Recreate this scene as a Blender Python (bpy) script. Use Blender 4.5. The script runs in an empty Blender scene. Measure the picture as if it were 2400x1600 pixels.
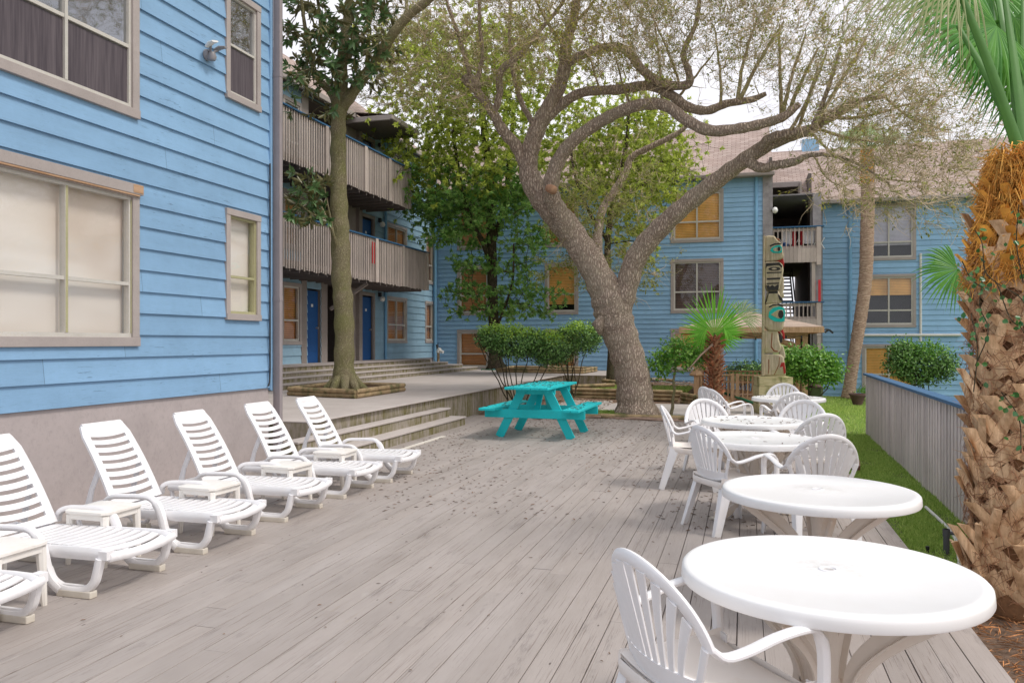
import bpy, math, random
import numpy as np
from mathutils import Vector, Matrix
R = math.radians
random.seed(7); np.random.seed(7)
rnd = random.random
def ru(a, b): return a + (b - a) * random.random()
sc = bpy.context.scene
COL = sc.collection

# ---------------------------------------------------------------- camera geometry
F = 1867.0; CH = 1.6; PSI = R(16.27); CP, SP = math.cos(PSI), math.sin(PSI)
def at(x, y, d):            # a pixel of the 2400 px photograph and a depth -> world point
    lat = d * (x - 1200) / F
    return Vector((lat * CP - d * SP, lat * SP + d * CP, CH - (y - 800) * d / F))
def ad(x, y, d): return at(x * 1.0204, y * 1.0204, d)      # same in 2352 px display coordinates

# ---------------------------------------------------------------- object helpers
def tag(o, label=None, cat=None, group=None, kind=None):
    if label: o['label'] = label
    if cat: o['category'] = cat
    if group: o['group'] = group
    if kind: o['kind'] = kind
    return o
def empty(name, loc=(0, 0, 0), rz=0.0, label=None, cat=None, group=None):
    o = bpy.data.objects.new(name, None); COL.objects.link(o)
    o.location = loc; o.rotation_euler = (0, 0, rz); o.empty_display_size = 0.2
    return tag(o, label, cat, group)
def link_mesh(name, me, mat, parent=None, smooth=False, bevel=0.0):
    o = bpy.data.objects.new(name, me); COL.objects.link(o)
    if mat: me.materials.append(mat)
    if smooth:
        me.polygons.foreach_set('use_smooth', [True] * len(me.polygons))
    if bevel:
        b = o.modifiers.new('bevel', 'BEVEL'); b.width = bevel; b.segments = 2; b.limit_method = 'ANGLE'; b.angle_limit = R(40)
        b.harden_normals = False
    if parent: o.parent = parent
    return o
class MB:
    def __init__(s): s.v = []; s.f = []
    def add(s, vs, fs):
        n = len(s.v); s.v += [tuple(p) for p in vs]; s.f += [tuple(i + n for i in f) for f in fs]; return s
    def box(s, x0, x1, y0, y1, z0, z1):
        return s.add([(x0, y0, z0), (x1, y0, z0), (x1, y1, z0), (x0, y1, z0), (x0, y0, z1), (x1, y0, z1), (x1, y1, z1), (x0, y1, z1)],
                     [(0, 3, 2, 1), (4, 5, 6, 7), (0, 1, 5, 4), (1, 2, 6, 5), (2, 3, 7, 6), (3, 0, 4, 7)])
    def bar(s, a, b, w, t, up=(0, 0, 1)):      # beam from a to b, w sideways, t along up
        a = Vector(a); b = Vector(b); d = (b - a).normalized(); up = Vector(up)
        x = d.cross(up)
        if x.length < 1e-4: x = d.cross(Vector((1, 0, 0)))
        x.normalize(); u = x.cross(d).normalized()
        vs = []
        for p in (a, b):
            for sx, su in ((-1, -1), (1, -1), (1, 1), (-1, 1)): vs.append(p + x * sx * w / 2 + u * su * t / 2)
        return s.add(vs, [(0, 1, 2, 3), (7, 6, 5, 4), (0, 4, 5, 1), (1, 5, 6, 2), (2, 6, 7, 3), (3, 7, 4, 0)])
    def sweep(s, pts, wd, ws, ts, n=8, pw=3.0, cap=True):   # superellipse section; wd = width direction(s)
        pts = [Vector(p) for p in pts]; m = len(pts); rings = []
        for i, p in enumerate(pts):
            t = (pts[min(i + 1, m - 1)] - pts[max(i - 1, 0)]).normalized()
            w = Vector(wd[i] if isinstance(wd, list) else wd); w = (w - t * w.dot(t)).normalized(); h = t.cross(w)
            W = ws[i] if isinstance(ws, (list, tuple)) else ws; T = ts[i] if isinstance(ts, (list, tuple)) else ts
            ring = []
            for k in range(n):
                a = 2 * math.pi * (k + .5) / n; c, q = math.cos(a), math.sin(a)
                r = (abs(c) ** pw + abs(q) ** pw) ** (-1 / pw)
                ring.append(p + w * c * r * W / 2 + h * q * r * T / 2)
            rings.append(ring)
        vs = [q for r in rings for q in r]; fs = []
        for i in range(m - 1):
            for k in range(n):
                a = i * n + k; b = i * n + (k + 1) % n; fs.append((a, b, b + n, a + n))
        if cap: fs.append(tuple(range(n - 1, -1, -1))); fs.append(tuple((m - 1) * n + k for k in range(n)))
        return s.add(vs, fs)
    def tube(s, pts, rs, n=8, cap=True, jit=0.0):
        pts = [Vector(p) for p in pts]; m = len(pts)
        t0 = (pts[1] - pts[0]).normalized(); ref = Vector((0, 1, 0)) if abs(t0.y) < .8 else Vector((1, 0, 0))
        x = t0.cross(ref).normalized(); vs = []; fs = []
        for i, p in enumerate(pts):
            t = (pts[min(i + 1, m - 1)] - pts[max(i - 1, 0)]).normalized()
            x = (x - t * x.dot(t)).normalized(); y = t.cross(x); r = rs[i] if isinstance(rs, (list, tuple)) else rs
            for k in range(n):
                a = 2 * math.pi * k / n; q = r * (1 + (ru(-jit, jit) if jit else 0))
                vs.append(p + x * math.cos(a) * q + y * math.sin(a) * q)
        for i in range(m - 1):
            for k in range(n):
                a = i * n + k; b = i * n + (k + 1) % n; fs.append((a, b, b + n, a + n))
        if cap: fs.append(tuple(range(n - 1, -1, -1))); fs.append(tuple((m - 1) * n + k for k in range(n)))
        return s.add(vs, fs)
    def lathe(s, prof, c=(0, 0, 0), n=48, close=False):
        vs = []; fs = []; m = len(prof)
        for r, z in prof:
            for k in range(n):
                a = 2 * math.pi * k / n; vs.append((c[0] + r * math.cos(a), c[1] + r * math.sin(a), c[2] + z))
        for i in range(m - 1):
            for k in range(n):
                a = i * n + k; b = i * n + (k + 1) % n; fs.append((a, b, b + n, a + n))
        if not close: fs.append(tuple(range(n - 1, -1, -1))); fs.append(tuple((m - 1) * n + k for k in range(n)))
        return s.add(vs, fs)
    def prism(s, poly, fn, d0, d1):       # poly of 2-D points mapped by fn(u, v, depth)
        n = len(poly); vs = [fn(u, v, d0) for u, v in poly] + [fn(u, v, d1) for u, v in poly]
        fs = [tuple(range(n)), tuple(range(2 * n - 1, n - 1, -1))]
        for k in range(n): fs.append((k, k + n, (k + 1) % n + n, (k + 1) % n))
        return s.add(vs, fs)
    def quad(s, a, b, c, d): return s.add([a, b, c, d], [(0, 1, 2, 3)])
    def build(s, name, mat, parent=None, smooth=False, bevel=0.0, fix=True):
        me = bpy.data.meshes.new(name); me.from_pydata(s.v, [], s.f)
        if fix and len(s.f) < 60000:
            import bmesh
            bm = bmesh.new(); bm.from_mesh(me); bmesh.ops.recalc_face_normals(bm, faces=bm.faces); bm.to_mesh(me); bm.free()
        me.update()
        o = link_mesh(name, me, mat, parent, smooth, bevel)
        if smooth and smooth != 'all':
            try: me.set_sharp_from_angle(angle=R(40))
            except Exception: pass
        return o
def npmesh(name, V, Fq, mat, parent=None, smooth=False):
    me = bpy.data.meshes.new(name); V = np.asarray(V, dtype=np.float32); Fq = np.asarray(Fq, dtype=np.int32)
    k = Fq.shape[1]
    me.vertices.add(len(V)); me.vertices.foreach_set('co', V.ravel())
    me.loops.add(Fq.size); me.loops.foreach_set('vertex_index', Fq.ravel())
    me.polygons.add(len(Fq)); me.polygons.foreach_set('loop_start', np.arange(0, Fq.size, k, dtype=np.int32))
    me.update(calc_edges=True); me.validate()
    return link_mesh(name, me, mat, parent, smooth)
def nrm(a): return a / np.maximum(np.linalg.norm(a, axis=1, keepdims=True), 1e-9)
def leaf_mesh(name, P, D, N, L, W, mat, parent=None, fold=.15, bend=.12):
    P = np.asarray(P, float); D = nrm(np.asarray(D, float)); N = np.asarray(N, float)
    S = nrm(np.cross(D, N)); N = np.cross(S, D); n = len(P)
    L = np.broadcast_to(L, n)[:, None]; W = np.broadcast_to(W, n)[:, None]
    V = np.empty((n, 6, 3))
    V[:, 0] = P; V[:, 1] = P + D * L - N * L * bend
    V[:, 2] = P + D * L * .34 + S * W * .5 + N * W * fold; V[:, 3] = P + D * L * .7 + S * W * .42 + N * (W * fold - L * bend * .4)
    V[:, 4] = P + D * L * .34 - S * W * .5 + N * W * fold; V[:, 5] = P + D * L * .7 - S * W * .42 + N * (W * fold - L * bend * .4)
    b = (np.arange(n) * 6)[:, None]
    Fq = np.concatenate([b + np.array([[0, 2, 3, 1]]), b + np.array([[0, 1, 5, 4]])])
    return npmesh(name, V.reshape(-1, 3), Fq, mat, parent)
def tubes_mesh(name, paths, mat, parent=None, n=4):  # paths: list of (pts array (m,3), radii (m))
    VV = []; FF = []; off = 0
    for pts, rs in paths:
        pts = np.asarray(pts, float); m = len(pts); rs = np.asarray(rs, float)
        T = nrm(np.gradient(pts, axis=0)); ref = np.array([.3, .9, .2]) if abs(T[0][1]) < .8 else np.array([.9, .1, .3])
        X = nrm(np.cross(T, ref)); Y = np.cross(T, X)
        a = np.arange(n) * 2 * math.pi / n
        ring = pts[:, None, :] + rs[:, None, None] * (np.cos(a)[None, :, None] * X[:, None, :] + np.sin(a)[None, :, None] * Y[:, None, :])
        VV.append(ring.reshape(-1, 3))
        i = np.arange(m - 1)[:, None] * n; k = np.arange(n)[None, :]; k2 = (k + 1) % n
        FF.append(np.stack([i + k, i + k2, i + k2 + n, i + k + n], -1).reshape(-1, 4) + off); off += m * n
    return npmesh(name, np.concatenate(VV), np.concatenate(FF), mat, parent, smooth=True)
def dup(root, loc, rz, label=None):
    r = root.copy(); COL.objects.link(r); r.location = loc; r.rotation_euler = (root.rotation_euler[0], root.rotation_euler[1], rz)
    if label: r['label'] = label
    for ch in list(root.children):
        c = ch.copy(); COL.objects.link(c); c.parent = r
        for g in ch.children:
            d = g.copy(); COL.objects.link(d); d.parent = c
    return r
def smooth_path(pts, k=6):       # Catmull-Rom through rows of numbers
    p = [np.array(q, float) for q in pts]; p = [2 * p[0] - p[1]] + p + [2 * p[-1] - p[-2]]; out = []
    for i in range(1, len(p) - 2):
        for j in range(k):
            t = j / k; a, b, c, d = p[i - 1], p[i], p[i + 1], p[i + 2]
            out.append(.5 * (2 * b + (c - a) * t + (2 * a - 5 * b + 4 * c - d) * t * t + (3 * b - a - 3 * c + d) * t ** 3))
    out.append(p[-2]); return out

# ---------------------------------------------------------------- materials
MATS = {}
class NT:
    def __init__(s, name):
        s.m = bpy.data.materials.new(name); s.m.use_nodes = True; s.t = s.m.node_tree; s.n = s.t.nodes
        s.b = s.n['Principled BSDF']; s.out = s.n['Material Output']; MATS[name] = s.m
    def new(s, ty, **kw):
        o = s.n.new(ty)
        for k, v in kw.items():
            if k.startswith('i_'):
                key = k[2:].replace('_', ' '); o.inputs[key].default_value = v
            else: setattr(o, k, v)
        return o
    def l(s, a, b): s.t.links.new(a, b)
    def coord(s, scale=(1, 1, 1), kind='Object', rot=(0, 0, 0)):
        c = s.new('ShaderNodeTexCoord'); m = s.new('ShaderNodeMapping'); m.inputs['Scale'].default_value = scale; m.inputs['Rotation'].default_value = rot
        s.l(c.outputs[kind], m.inputs['Vector']); return m.outputs['Vector']
    def noise(s, vec, scale, detail=6, rough=.6, dist=0.0):
        o = s.new('ShaderNodeTexNoise'); o.inputs['Scale'].default_value = scale; o.inputs['Detail'].default_value = detail
        o.inputs['Roughness'].default_value = rough; o.inputs['Distortion'].default_value = dist
        if vec: s.l(vec, o.inputs['Vector'])
        return o.outputs['Fac']
    def ramp(s, fac, stops, interp='LINEAR'):
        o = s.new('ShaderNodeValToRGB'); o.color_ramp.interpolation = interp; e = o.color_ramp.elements
        while len(e) < len(stops): e.new(.5)
        for i, (p, c) in enumerate(stops):
            e[i].position = p; e[i].color = (c, c, c, 1) if not isinstance(c, tuple) else (*c, 1)
        s.l(fac, o.inputs['Fac']); return o.outputs['Color']
    def mix(s, fac, a, b, mode='MIX'):
        o = s.new('ShaderNodeMix', data_type='RGBA', blend_type=mode)
        for key, v in ((0, fac), (6, a), (7, b)):
            if isinstance(v, bpy.types.NodeSocket): s.l(v, o.inputs[key])
            elif isinstance(v, tuple): o.inputs[key].default_value = (*v, 1)
            else: o.inputs[key].default_value = v if key == 0 else (v, v, v, 1)
        return o.outputs[2]
    def math(s, op, a, b=0.0):
        o = s.new('ShaderNodeMath', operation=op)
        for i, v in enumerate((a, b)):
            if isinstance(v, bpy.types.NodeSocket): s.l(v, o.inputs[i])
            else: o.inputs[i].default_value = v
        return o.outputs[0]
    def bump(s, h, strength=.3, dist=.01):
        o = s.new('ShaderNodeBump'); o.inputs['Strength'].default_value = strength; o.inputs['Distance'].default_value = dist
        s.l(h, o.inputs['Height']); s.l(o.outputs['Normal'], s.b.inputs['Normal'])
    def island(s): return s.new('ShaderNodeNewGeometry').outputs['Random Per Island']
    def done(s, col=None, rough=.6, spec=.5):
        if col is not None:
            if isinstance(col, bpy.types.NodeSocket): s.l(col, s.b.inputs['Base Color'])
            else: s.b.inputs['Base Color'].default_value = (*col, 1)
        if isinstance(rough, bpy.types.NodeSocket): s.l(rough, s.b.inputs['Roughness'])
        else: s.b.inputs['Roughness'].default_value = rough
        s.b.inputs['Specular IOR Level'].default_value = spec
        return s.m
def simple(name, c, rough=.6, var=.15, scale=3.0, bump=0.0, bscale=40.0, spec=.5, island=0.0, kind='Object', stretch=(1, 1, 1)):
    t = NT(name); v = t.coord(stretch, kind); f = t.noise(v, scale, 8, .65)
    dark = tuple(x * (1 - var) for x in c); lite = tuple(min(1, x * (1 + var)) for x in c)
    col = t.ramp(f, [(.3, dark), (.7, lite)])
    if island:
        k = t.ramp(t.island(), [(0, 1 - island), (1, 1 + island)]); col = t.mix(1.0, col, k, 'MULTIPLY')
    if bump: t.bump(t.noise(v, bscale, 5), bump)
    return t.done(col, rough, spec)
def painted(name, c, grime=(.2, .18, .15), amt=.35, rough=.65, streak=(1, 1, 1), scale=2.5, wear=None, cracks=None, island=.06, bump=.25, spec=.3):
    """weathered paint: cloudy tone, streaky grime, fine grain, optional chipped specks"""
    t = NT(name); v = t.coord(streak); v2 = t.coord((1, 1, 1))
    f1 = t.noise(v2, scale, 8, .7); f2 = t.noise(v, scale * 9, 6, .7)
    col = t.mix(t.ramp(f1, [(.35, 0.0), (.75, 1.0)]), tuple(x * .9 for x in c), tuple(min(1, x * 1.1) for x in c))
    g = t.math('MULTIPLY', t.ramp(f2, [(.5, 0.0), (.78, 1.0)]), amt)
    col = t.mix(g, col, grime)
    if wear:
        f3 = t.noise(v, scale * 22, 4, .75); f4 = t.noise(v2, scale * .8, 3)
        w = t.math('MULTIPLY', t.ramp(f3, [(.635, 0.0), (.67, 1.0)]), t.ramp(f4, [(.5, 0.0), (.6, 1.0)]))
        col = t.mix(w, col, wear)
    if cracks:
        f5 = t.noise(t.coord(cracks), 1.0, 4, .6, .6); f6 = t.noise(v2, .9, 3)
        col = t.mix(t.math('MULTIPLY', t.ramp(f5, [(.63, 0.0), (.66, .8)]), t.ramp(f6, [(.48, 0.0), (.58, 1.0)])), col, tuple(x * .35 for x in c))
        f7 = t.noise(t.coord((.7, .35, 5)), 1.5, 5); col = t.mix(t.ramp(f7, [(.35, 0.0), (.7, .28)]), col, tuple(min(1, x * 1.25) for x in c))
    if island: col = t.mix(1.0, col, t.ramp(t.island(), [(0, 1 - island), (1, 1 + island)]), 'MULTIPLY')
    if bump: t.bump(f2, bump, .004)
    return t.done(col, rough, spec)
GRAIN_Y = (9, .45, 9); GRAIN_Z = (9, 9, .4)
BLUE = (.17, .37, .60)
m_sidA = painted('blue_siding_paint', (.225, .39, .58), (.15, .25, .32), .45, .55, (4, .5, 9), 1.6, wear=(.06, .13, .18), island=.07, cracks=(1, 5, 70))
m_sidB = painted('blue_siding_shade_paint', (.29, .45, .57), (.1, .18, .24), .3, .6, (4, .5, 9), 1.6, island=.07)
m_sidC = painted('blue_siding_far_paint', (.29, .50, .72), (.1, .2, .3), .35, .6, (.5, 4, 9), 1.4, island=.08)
m_found = painted('grey_foundation_paint', (.46, .405, .395), (.22, .2, .19), .35, .8, (1.5, 1.5, 1.2), 2.0, wear=(.5, .47, .46), island=0, bump=.5)
m_trim = painted('grey_trim_paint', (.40, .355, .335), (.2, .17, .14), .5, .7, (6, 6, 2), 2.5, wear=(.35, .2, .1), island=.05)
m_trimdark = painted('grey_wood_dark', (.3, .26, .24), (.08, .07, .06), .5, .8, GRAIN_Z, 2.5, island=.12)
m_slat = painted('grey_slat_paint', (.5, .43, .39), (.16, .12, .09), .5, .8, (12, 12, .8), 2.2, island=.16)
m_fence = painted('grey_fence_slat_paint', (.68, .61, .585), (.24, .2, .17), .5, .75, (12, 12, .6), 2.0, island=.12)
m_cap = painted('blue_cap_paint', (.04, .13, .26), (.1, .13, .16), .5, .6, (3, 3, 3), 3, island=0)
m_door = painted('blue_door_paint', (.018, .085, .26), (.02, .05, .12), .3, .4, (1, 1, 1), 3, island=0, bump=0)
m_stucco = simple('grey_stucco', (.3, .28, .29), .9, .3, 4, .9, 14)
m_pvc = painted('white_pvc', (.7, .69, .66), (.3, .28, .2), .3, .45, (1, 1, 1), 4, island=0, bump=0)
m_down = painted('grey_downspout', (.3, .265, .27), (.2, .17, .15), .3, .45, (4, 4, .5), 2, island=0, bump=0)
m_downb = painted('blue_downspout', (.2, .42, .64), (.1, .2, .28), .3, .5, (4, 4, .5), 2, island=0, bump=0)
m_sash = painted('window_sash_white', (.56, .54, .5), (.36, .33, .12), .55, .45, (3, 3, 3), 3.0, island=.04, bump=0)
m_algae = painted('window_sash_algae', (.42, .4, .24), (.25, .25, .03), .8, .6, (3, 3, 3), 4.0, island=.04, bump=0)
m_dark = simple('dark_interior', (.02, .018, .02), .9, .3)
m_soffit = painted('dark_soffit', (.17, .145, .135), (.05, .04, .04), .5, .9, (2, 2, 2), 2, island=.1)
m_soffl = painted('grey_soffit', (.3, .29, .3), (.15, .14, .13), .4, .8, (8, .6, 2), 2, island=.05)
m_metal = simple('grey_metal', (.25, .24, .25), .4, .1)
m_black = simple('black_plastic', (.02, .02, .022), .45, .2)
m_whitebulb = simple('white_globe', (.8, .79, .76), .3, .05)
m_red = simple('red_paint', (.6, .02, .03), .5, .1)
m_cloth = simple('white_cloth', (.7, .7, .74), .9, .1)
m_clothred = simple('red_cloth', (.45, .03, .04), .9, .2)
m_ply = painted('weathered_board', (.42, .34, .3), (.25, .2, .18), .6, .85, (8, 8, .8), 3, island=0)

def wood(name, a, b, stretch=(9, 9, .6), rough=.8, moss=None, island=.12, scale=3.0):
    t = NT(name); v = t.coord(stretch); v2 = t.coord((1, 1, 1))
    f = t.noise(v, scale, 8, .7, .6); col = t.ramp(f, [(.28, a), (.72, b)])
    if moss:
        g = t.math('MULTIPLY', t.ramp(t.noise(v2, 3.5, 6), [(.48, 0.0), (.62, 1.0)]), .85); col = t.mix(g, col, moss)
    col = t.mix(1.0, col, t.ramp(t.island(), [(0, 1 - island), (1, 1 + island)]), 'MULTIPLY')
    t.bump(f, .5, .006); return t.done(col, rough, .25)
m_timber = wood('landscape_timber', (.2, .13, .07), (.5, .38, .22), (2, 2, 2), moss=(.12, .12, .05))
m_gaz = wood('gazebo_wood', (.42, .25, .14), (.7, .48, .3), (7, 7, .7))
m_gazroof = wood('gazebo_roof_wood', (.5, .39, .31), (.72, .6, .51), (1, 9, 9), island=.1)
m_totem = wood('totem_wood', (.28, .23, .15), (.68, .59, .43), (10, 10, .8), moss=(.4, .37, .2), island=.03)
m_plinth = wood('plinth_timber', (.4, .34, .17), (.72, .65, .4), (1, 7, 7), moss=(.2, .22, .07), island=.2)
m_bench = wood('grey_bench_wood', (.18, .15, .12), (.33, .28, .23), (1, 7, 7))
m_turq = painted('turquoise_paint', (.015, .58, .62), (.03, .2, .19), .6, .5, (6, 1, 6), 2.5, wear=(.09, .08, .04), island=.06, bump=.3)
m_tturq = painted('totem_turquoise', (.01, .5, .44), (.3, .3, .22), .3, .8, (9, 9, 1), 4, island=0)
m_tred = painted('totem_red', (.42, .03, .03), (.3, .2, .12), .25, .8, (9, 9, 1), 4, island=0)
m_tblack = painted('totem_black', (.03, .03, .03), (.3, .26, .19), .35, .8, (9, 9, 1.5), 5, island=0)
m_tbrown = painted('totem_brown', (.25, .09, .035), (.15, .08, .04), .5, .8, (9, 9, 1), 4, island=0)
m_conc = None
def concrete():
    t = NT('terrace_concrete'); v = t.coord(); a = t.noise(v, 1.2, 8, .7); b = t.noise(v, 30, 5)
    col = t.ramp(a, [(.3, (.44, .39, .36)), (.7, (.55, .5, .47))]); col = t.mix(t.math('MULTIPLY', t.ramp(b, [(.55, 0.0), (.8, 1.0)]), .35), col, (.26, .23, .2))
    t.bump(b, .15, .004); return t.done(col, .85, .3)
m_conc = concrete()
def riser():
    t = NT('mossy_riser'); v = t.coord((1, 1, 1)); a = t.noise(t.coord((5, 5, .9)), 2.2, 8, .75); b = t.noise(v, 2.0, 4)
    col = t.ramp(t.noise(v, 9, 6), [(.3, (.3, .26, .22)), (.7, (.42, .37, .33))])
    g = t.math('MULTIPLY', t.ramp(a, [(.40, 0.0), (.56, 1.0)]), t.ramp(b, [(.35, .5), (.6, 1.0)]))
    col = t.mix(g, col, (.17, .15, .055)); col = t.mix(t.math('MULTIPLY', t.ramp(a, [(.6, 0.0), (.7, 1.0)]), .7), col, (.06, .05, .035))
    t.bump(a, .4, .006); return t.done(col, .9, .2)
m_riser = riser()
def deckmat():
    t = NT('deck_board_paint'); v = t.coord((22, .9, 1)); v2 = t.coord((3, .8, 1)); v1 = t.coord()
    isl = t.island()
    grain = t.noise(v, 3.0, 8, .75, 1.2); cloud = t.noise(v2, 1.0, 6, .65)
    col = t.ramp(cloud, [(.3, (.335, .295, .27)), (.7, (.42, .375, .35))])
    col = t.mix(t.math('MULTIPLY', t.ramp(grain, [(.54, 0.0), (.74, 1.0)]), .45), col, (.3, .25, .23))
    # pale scuffed patches, dark worn patches, fine cracks
    sc_ = t.noise(t.coord((5, 1.2, 1)), 1.7, 7, .75); col = t.mix(t.math('MULTIPLY', t.ramp(sc_, [(.6, 0.0), (.7, 1.0)]), .35), col, (.5, .47, .45))
    wn = t.math('MULTIPLY', t.ramp(t.noise(t.coord((7, 1.4, 1)), 1.1, 6, .7), [(.58, 0.0), (.64, 1.0)]), t.ramp(t.noise(v, 9, 6, .8), [(.42, 0.0), (.6, 1.0)]))
    col = t.mix(t.math('MULTIPLY', wn, .6), col, (.16, .14, .135))
    cr = t.math('MULTIPLY', t.ramp(t.noise(t.coord((120, 1.5, 1)), 1.2, 3, .6, .5), [(.585, 0.0), (.63, 1.0)]), t.ramp(t.noise(v1, 1.3, 3), [(.36, 0.15), (.56, 1.0)]))
    col = t.mix(t.math('MULTIPLY', cr, .6), col, (.17, .13, .11))
    mo = t.math('MULTIPLY', t.ramp(t.noise(t.coord((30, 2, 1)), 1.0, 4, .7), [(.62, 0.0), (.7, 1.0)]), t.ramp(t.noise(v1, .8, 2), [(.5, 0.0), (.65, .55)]))
    col = t.mix(mo, col, (.3, .24, .12))
    vo = t.new('ShaderNodeTexVoronoi'); vo.inputs['Scale'].default_value = 1.0; t.l(t.coord((9, 3.2, 1)), vo.inputs['Vector'])
    col = t.mix(t.ramp(vo.outputs['Distance'], [(.035, 1.0), (.06, 0.0)]), col, (.12, .1, .09))
    col = t.mix(1.0, col, t.ramp(isl, [(0, (.95, .945, .94)), (.5, (1, 1, 1)), (1, (1.04, 1.03, 1.02))]), 'MULTIPLY')
    t.bump(t.math('SUBTRACT', grain, t.math('MULTIPLY', cr, 1.2)), .35, .004)
    return t.done(col, t.ramp(cloud, [(.3, .55), (.7, .75)]), .3)
m_deck = deckmat()
def plastic(name, c, dirt=(.55, .42, .25), amt=.25, rough=.38, stain=False):
    t = NT(name); v = t.coord(); a = t.noise(v, 3.0, 6, .65); b = t.noise(v, 26, 5, .7)
    col = t.mix(t.math('MULTIPLY', t.ramp(a, [(.5, 0.0), (.75, 1.0)]), amt), c, dirt)
    col = t.mix(t.math('MULTIPLY', t.ramp(b, [(.6, 0.0), (.8, 1.0)]), amt * .4), col, dirt)
    z = t.new('ShaderNodeSeparateXYZ'); c0 = t.new('ShaderNodeTexCoord'); t.l(c0.outputs['Object'], z.inputs[0])
    low = t.ramp(t.math('ADD', z.outputs['Z'], t.math('MULTIPLY', a, .12)), [(.02, .55), (.17, 0.0)])
    col = t.mix(t.math('MULTIPLY', low, amt * 2.2), col, (.5, .42, .3))
    t.bump(b, .04, .002)
    if stain:
        r2 = t.math('ADD', t.math('POWER', z.outputs['X'], 2.0), t.math('POWER', z.outputs['Y'], 2.0)); r2 = t.math('ADD', r2, t.math('MULTIPLY', a, .06))
        k = t.math('MULTIPLY', t.ramp(r2, [(.03, 1.0), (.062, 0.0)]), t.math('GREATER_THAN', z.outputs['Z'], .7)); col = t.mix(t.math('MULTIPLY', k, t.ramp(b, [(.4, .0), (.7, .6)])), col, (.58, .54, .5))
    return t.done(col, rough, .5)
m_white = plastic('white_resin', (.86, .85, .86), (.6, .54, .45), .22)
m_whiteT = plastic('white_table_resin', (.88, .875, .87), (.6, .56, .5), .12, .33, True)
m_cream = plastic('cream_resin', (.84, .81, .76), (.6, .45, .28), .35, .5)
m_cream2 = plastic('cream_leg_resin', (.72, .65, .58), (.6, .4, .22), .4, .5)
m_seat = plastic('cream_stained_seat', (.84, .78, .73), (.66, .5, .36), .5, .45)
m_foot = plastic('dirty_resin_foot', (.75, .72, .66), (.35, .28, .2), .6, .5)
def shingle():
    t = NT('roof_shingle'); v = t.coord(kind='Object')
    br = t.new('ShaderNodeTexBrick'); br.offset = .5; br.inputs['Scale'].default_value = 1.0; br.inputs['Brick Width'].default_value = .32; br.inputs['Row Height'].default_value = .15
    br.inputs['Mortar Size'].default_value = .012; br.inputs['Mortar Smooth'].default_value = .3; br.inputs['Bias'].default_value = 0
    br.inputs['Color1'].default_value = (.36, .285, .25, 1); br.inputs['Color2'].default_value = (.48, .395, .35, 1); br.inputs['Mortar'].default_value = (.2, .13, .12, 1)
    uv = t.new('ShaderNodeUVMap'); t.l(uv.outputs[0], br.inputs['Vector'])
    n = t.noise(v, 1.2, 6, .7); col = t.mix(1.0, br.outputs['Color'], t.ramp(n, [(.3, (.82, .83, .84)), (.7, (1.12, 1.1, 1.1))]), 'MULTIPLY')
    t.bump(br.outputs['Fac'], -.4, .01); return t.done(col, .95, .1)
m_shingle = shingle()
def blindmat(name, a, b, pitch=.05):
    t = NT(name); c = t.new('ShaderNodeTexCoord'); s = t.new('ShaderNodeSeparateXYZ'); t.l(c.outputs['Object'], s.inputs[0])
    m = t.math('FRACT', t.math('DIVIDE', s.outputs['Z'], pitch)); cl = t.ramp(m, [(0, tuple(x * .45 for x in a)), (.18, a), (.85, b), (1, tuple(x * .6 for x in a))])
    n = t.noise(c.outputs['Object'], 1.5, 5); cl = t.mix(1.0, cl, t.ramp(n, [(.3, .75), (.7, 1.15)]), 'MULTIPLY')
    t.bump(m, .5, .01); return t.done(cl, .5, .4)
m_blo = blindmat('orange_wood_blind', (.95, .4, .09), (1.0, .6, .2), .06)
m_blb = blindmat('brown_wood_blind', (.62, .24, .07), (.8, .36, .13), .06)
m_bld = blindmat('dark_brown_blind', (.1, .06, .05), (.2, .12, .1), .06)
m_blg = blindmat('grey_white_blind', (.5, .46, .54), (.68, .63, .71), .05)
def curtain():
    t = NT('cream_curtain'); v = t.coord((1, .5, 1.5)); a = t.noise(v, 1.0, 2, .4, .5); b = t.noise(t.coord(), 5, 3)
    col = t.ramp(a, [(.25, (.72, .58, .47)), (.5, (.86, .75, .65)), (.75, (.93, .86, .79))]); t.bump(a, .6, .08); return t.done(col, .9, .1)
m_curtain = curtain(); m_peel = wood('peeled_bare_wood', (.3, .16, .08), (.6, .42, .28), (3, .6, 9))
def screen():
    t = NT('dark_insect_screen'); v = t.coord((1, 12, .5)); a = t.noise(v, 3, 4); col = t.ramp(a, [(.3, (.06, .05, .06)), (.7, (.13, .11, .12))]); return t.done(col, .6, .2)
m_screen = screen()
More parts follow.
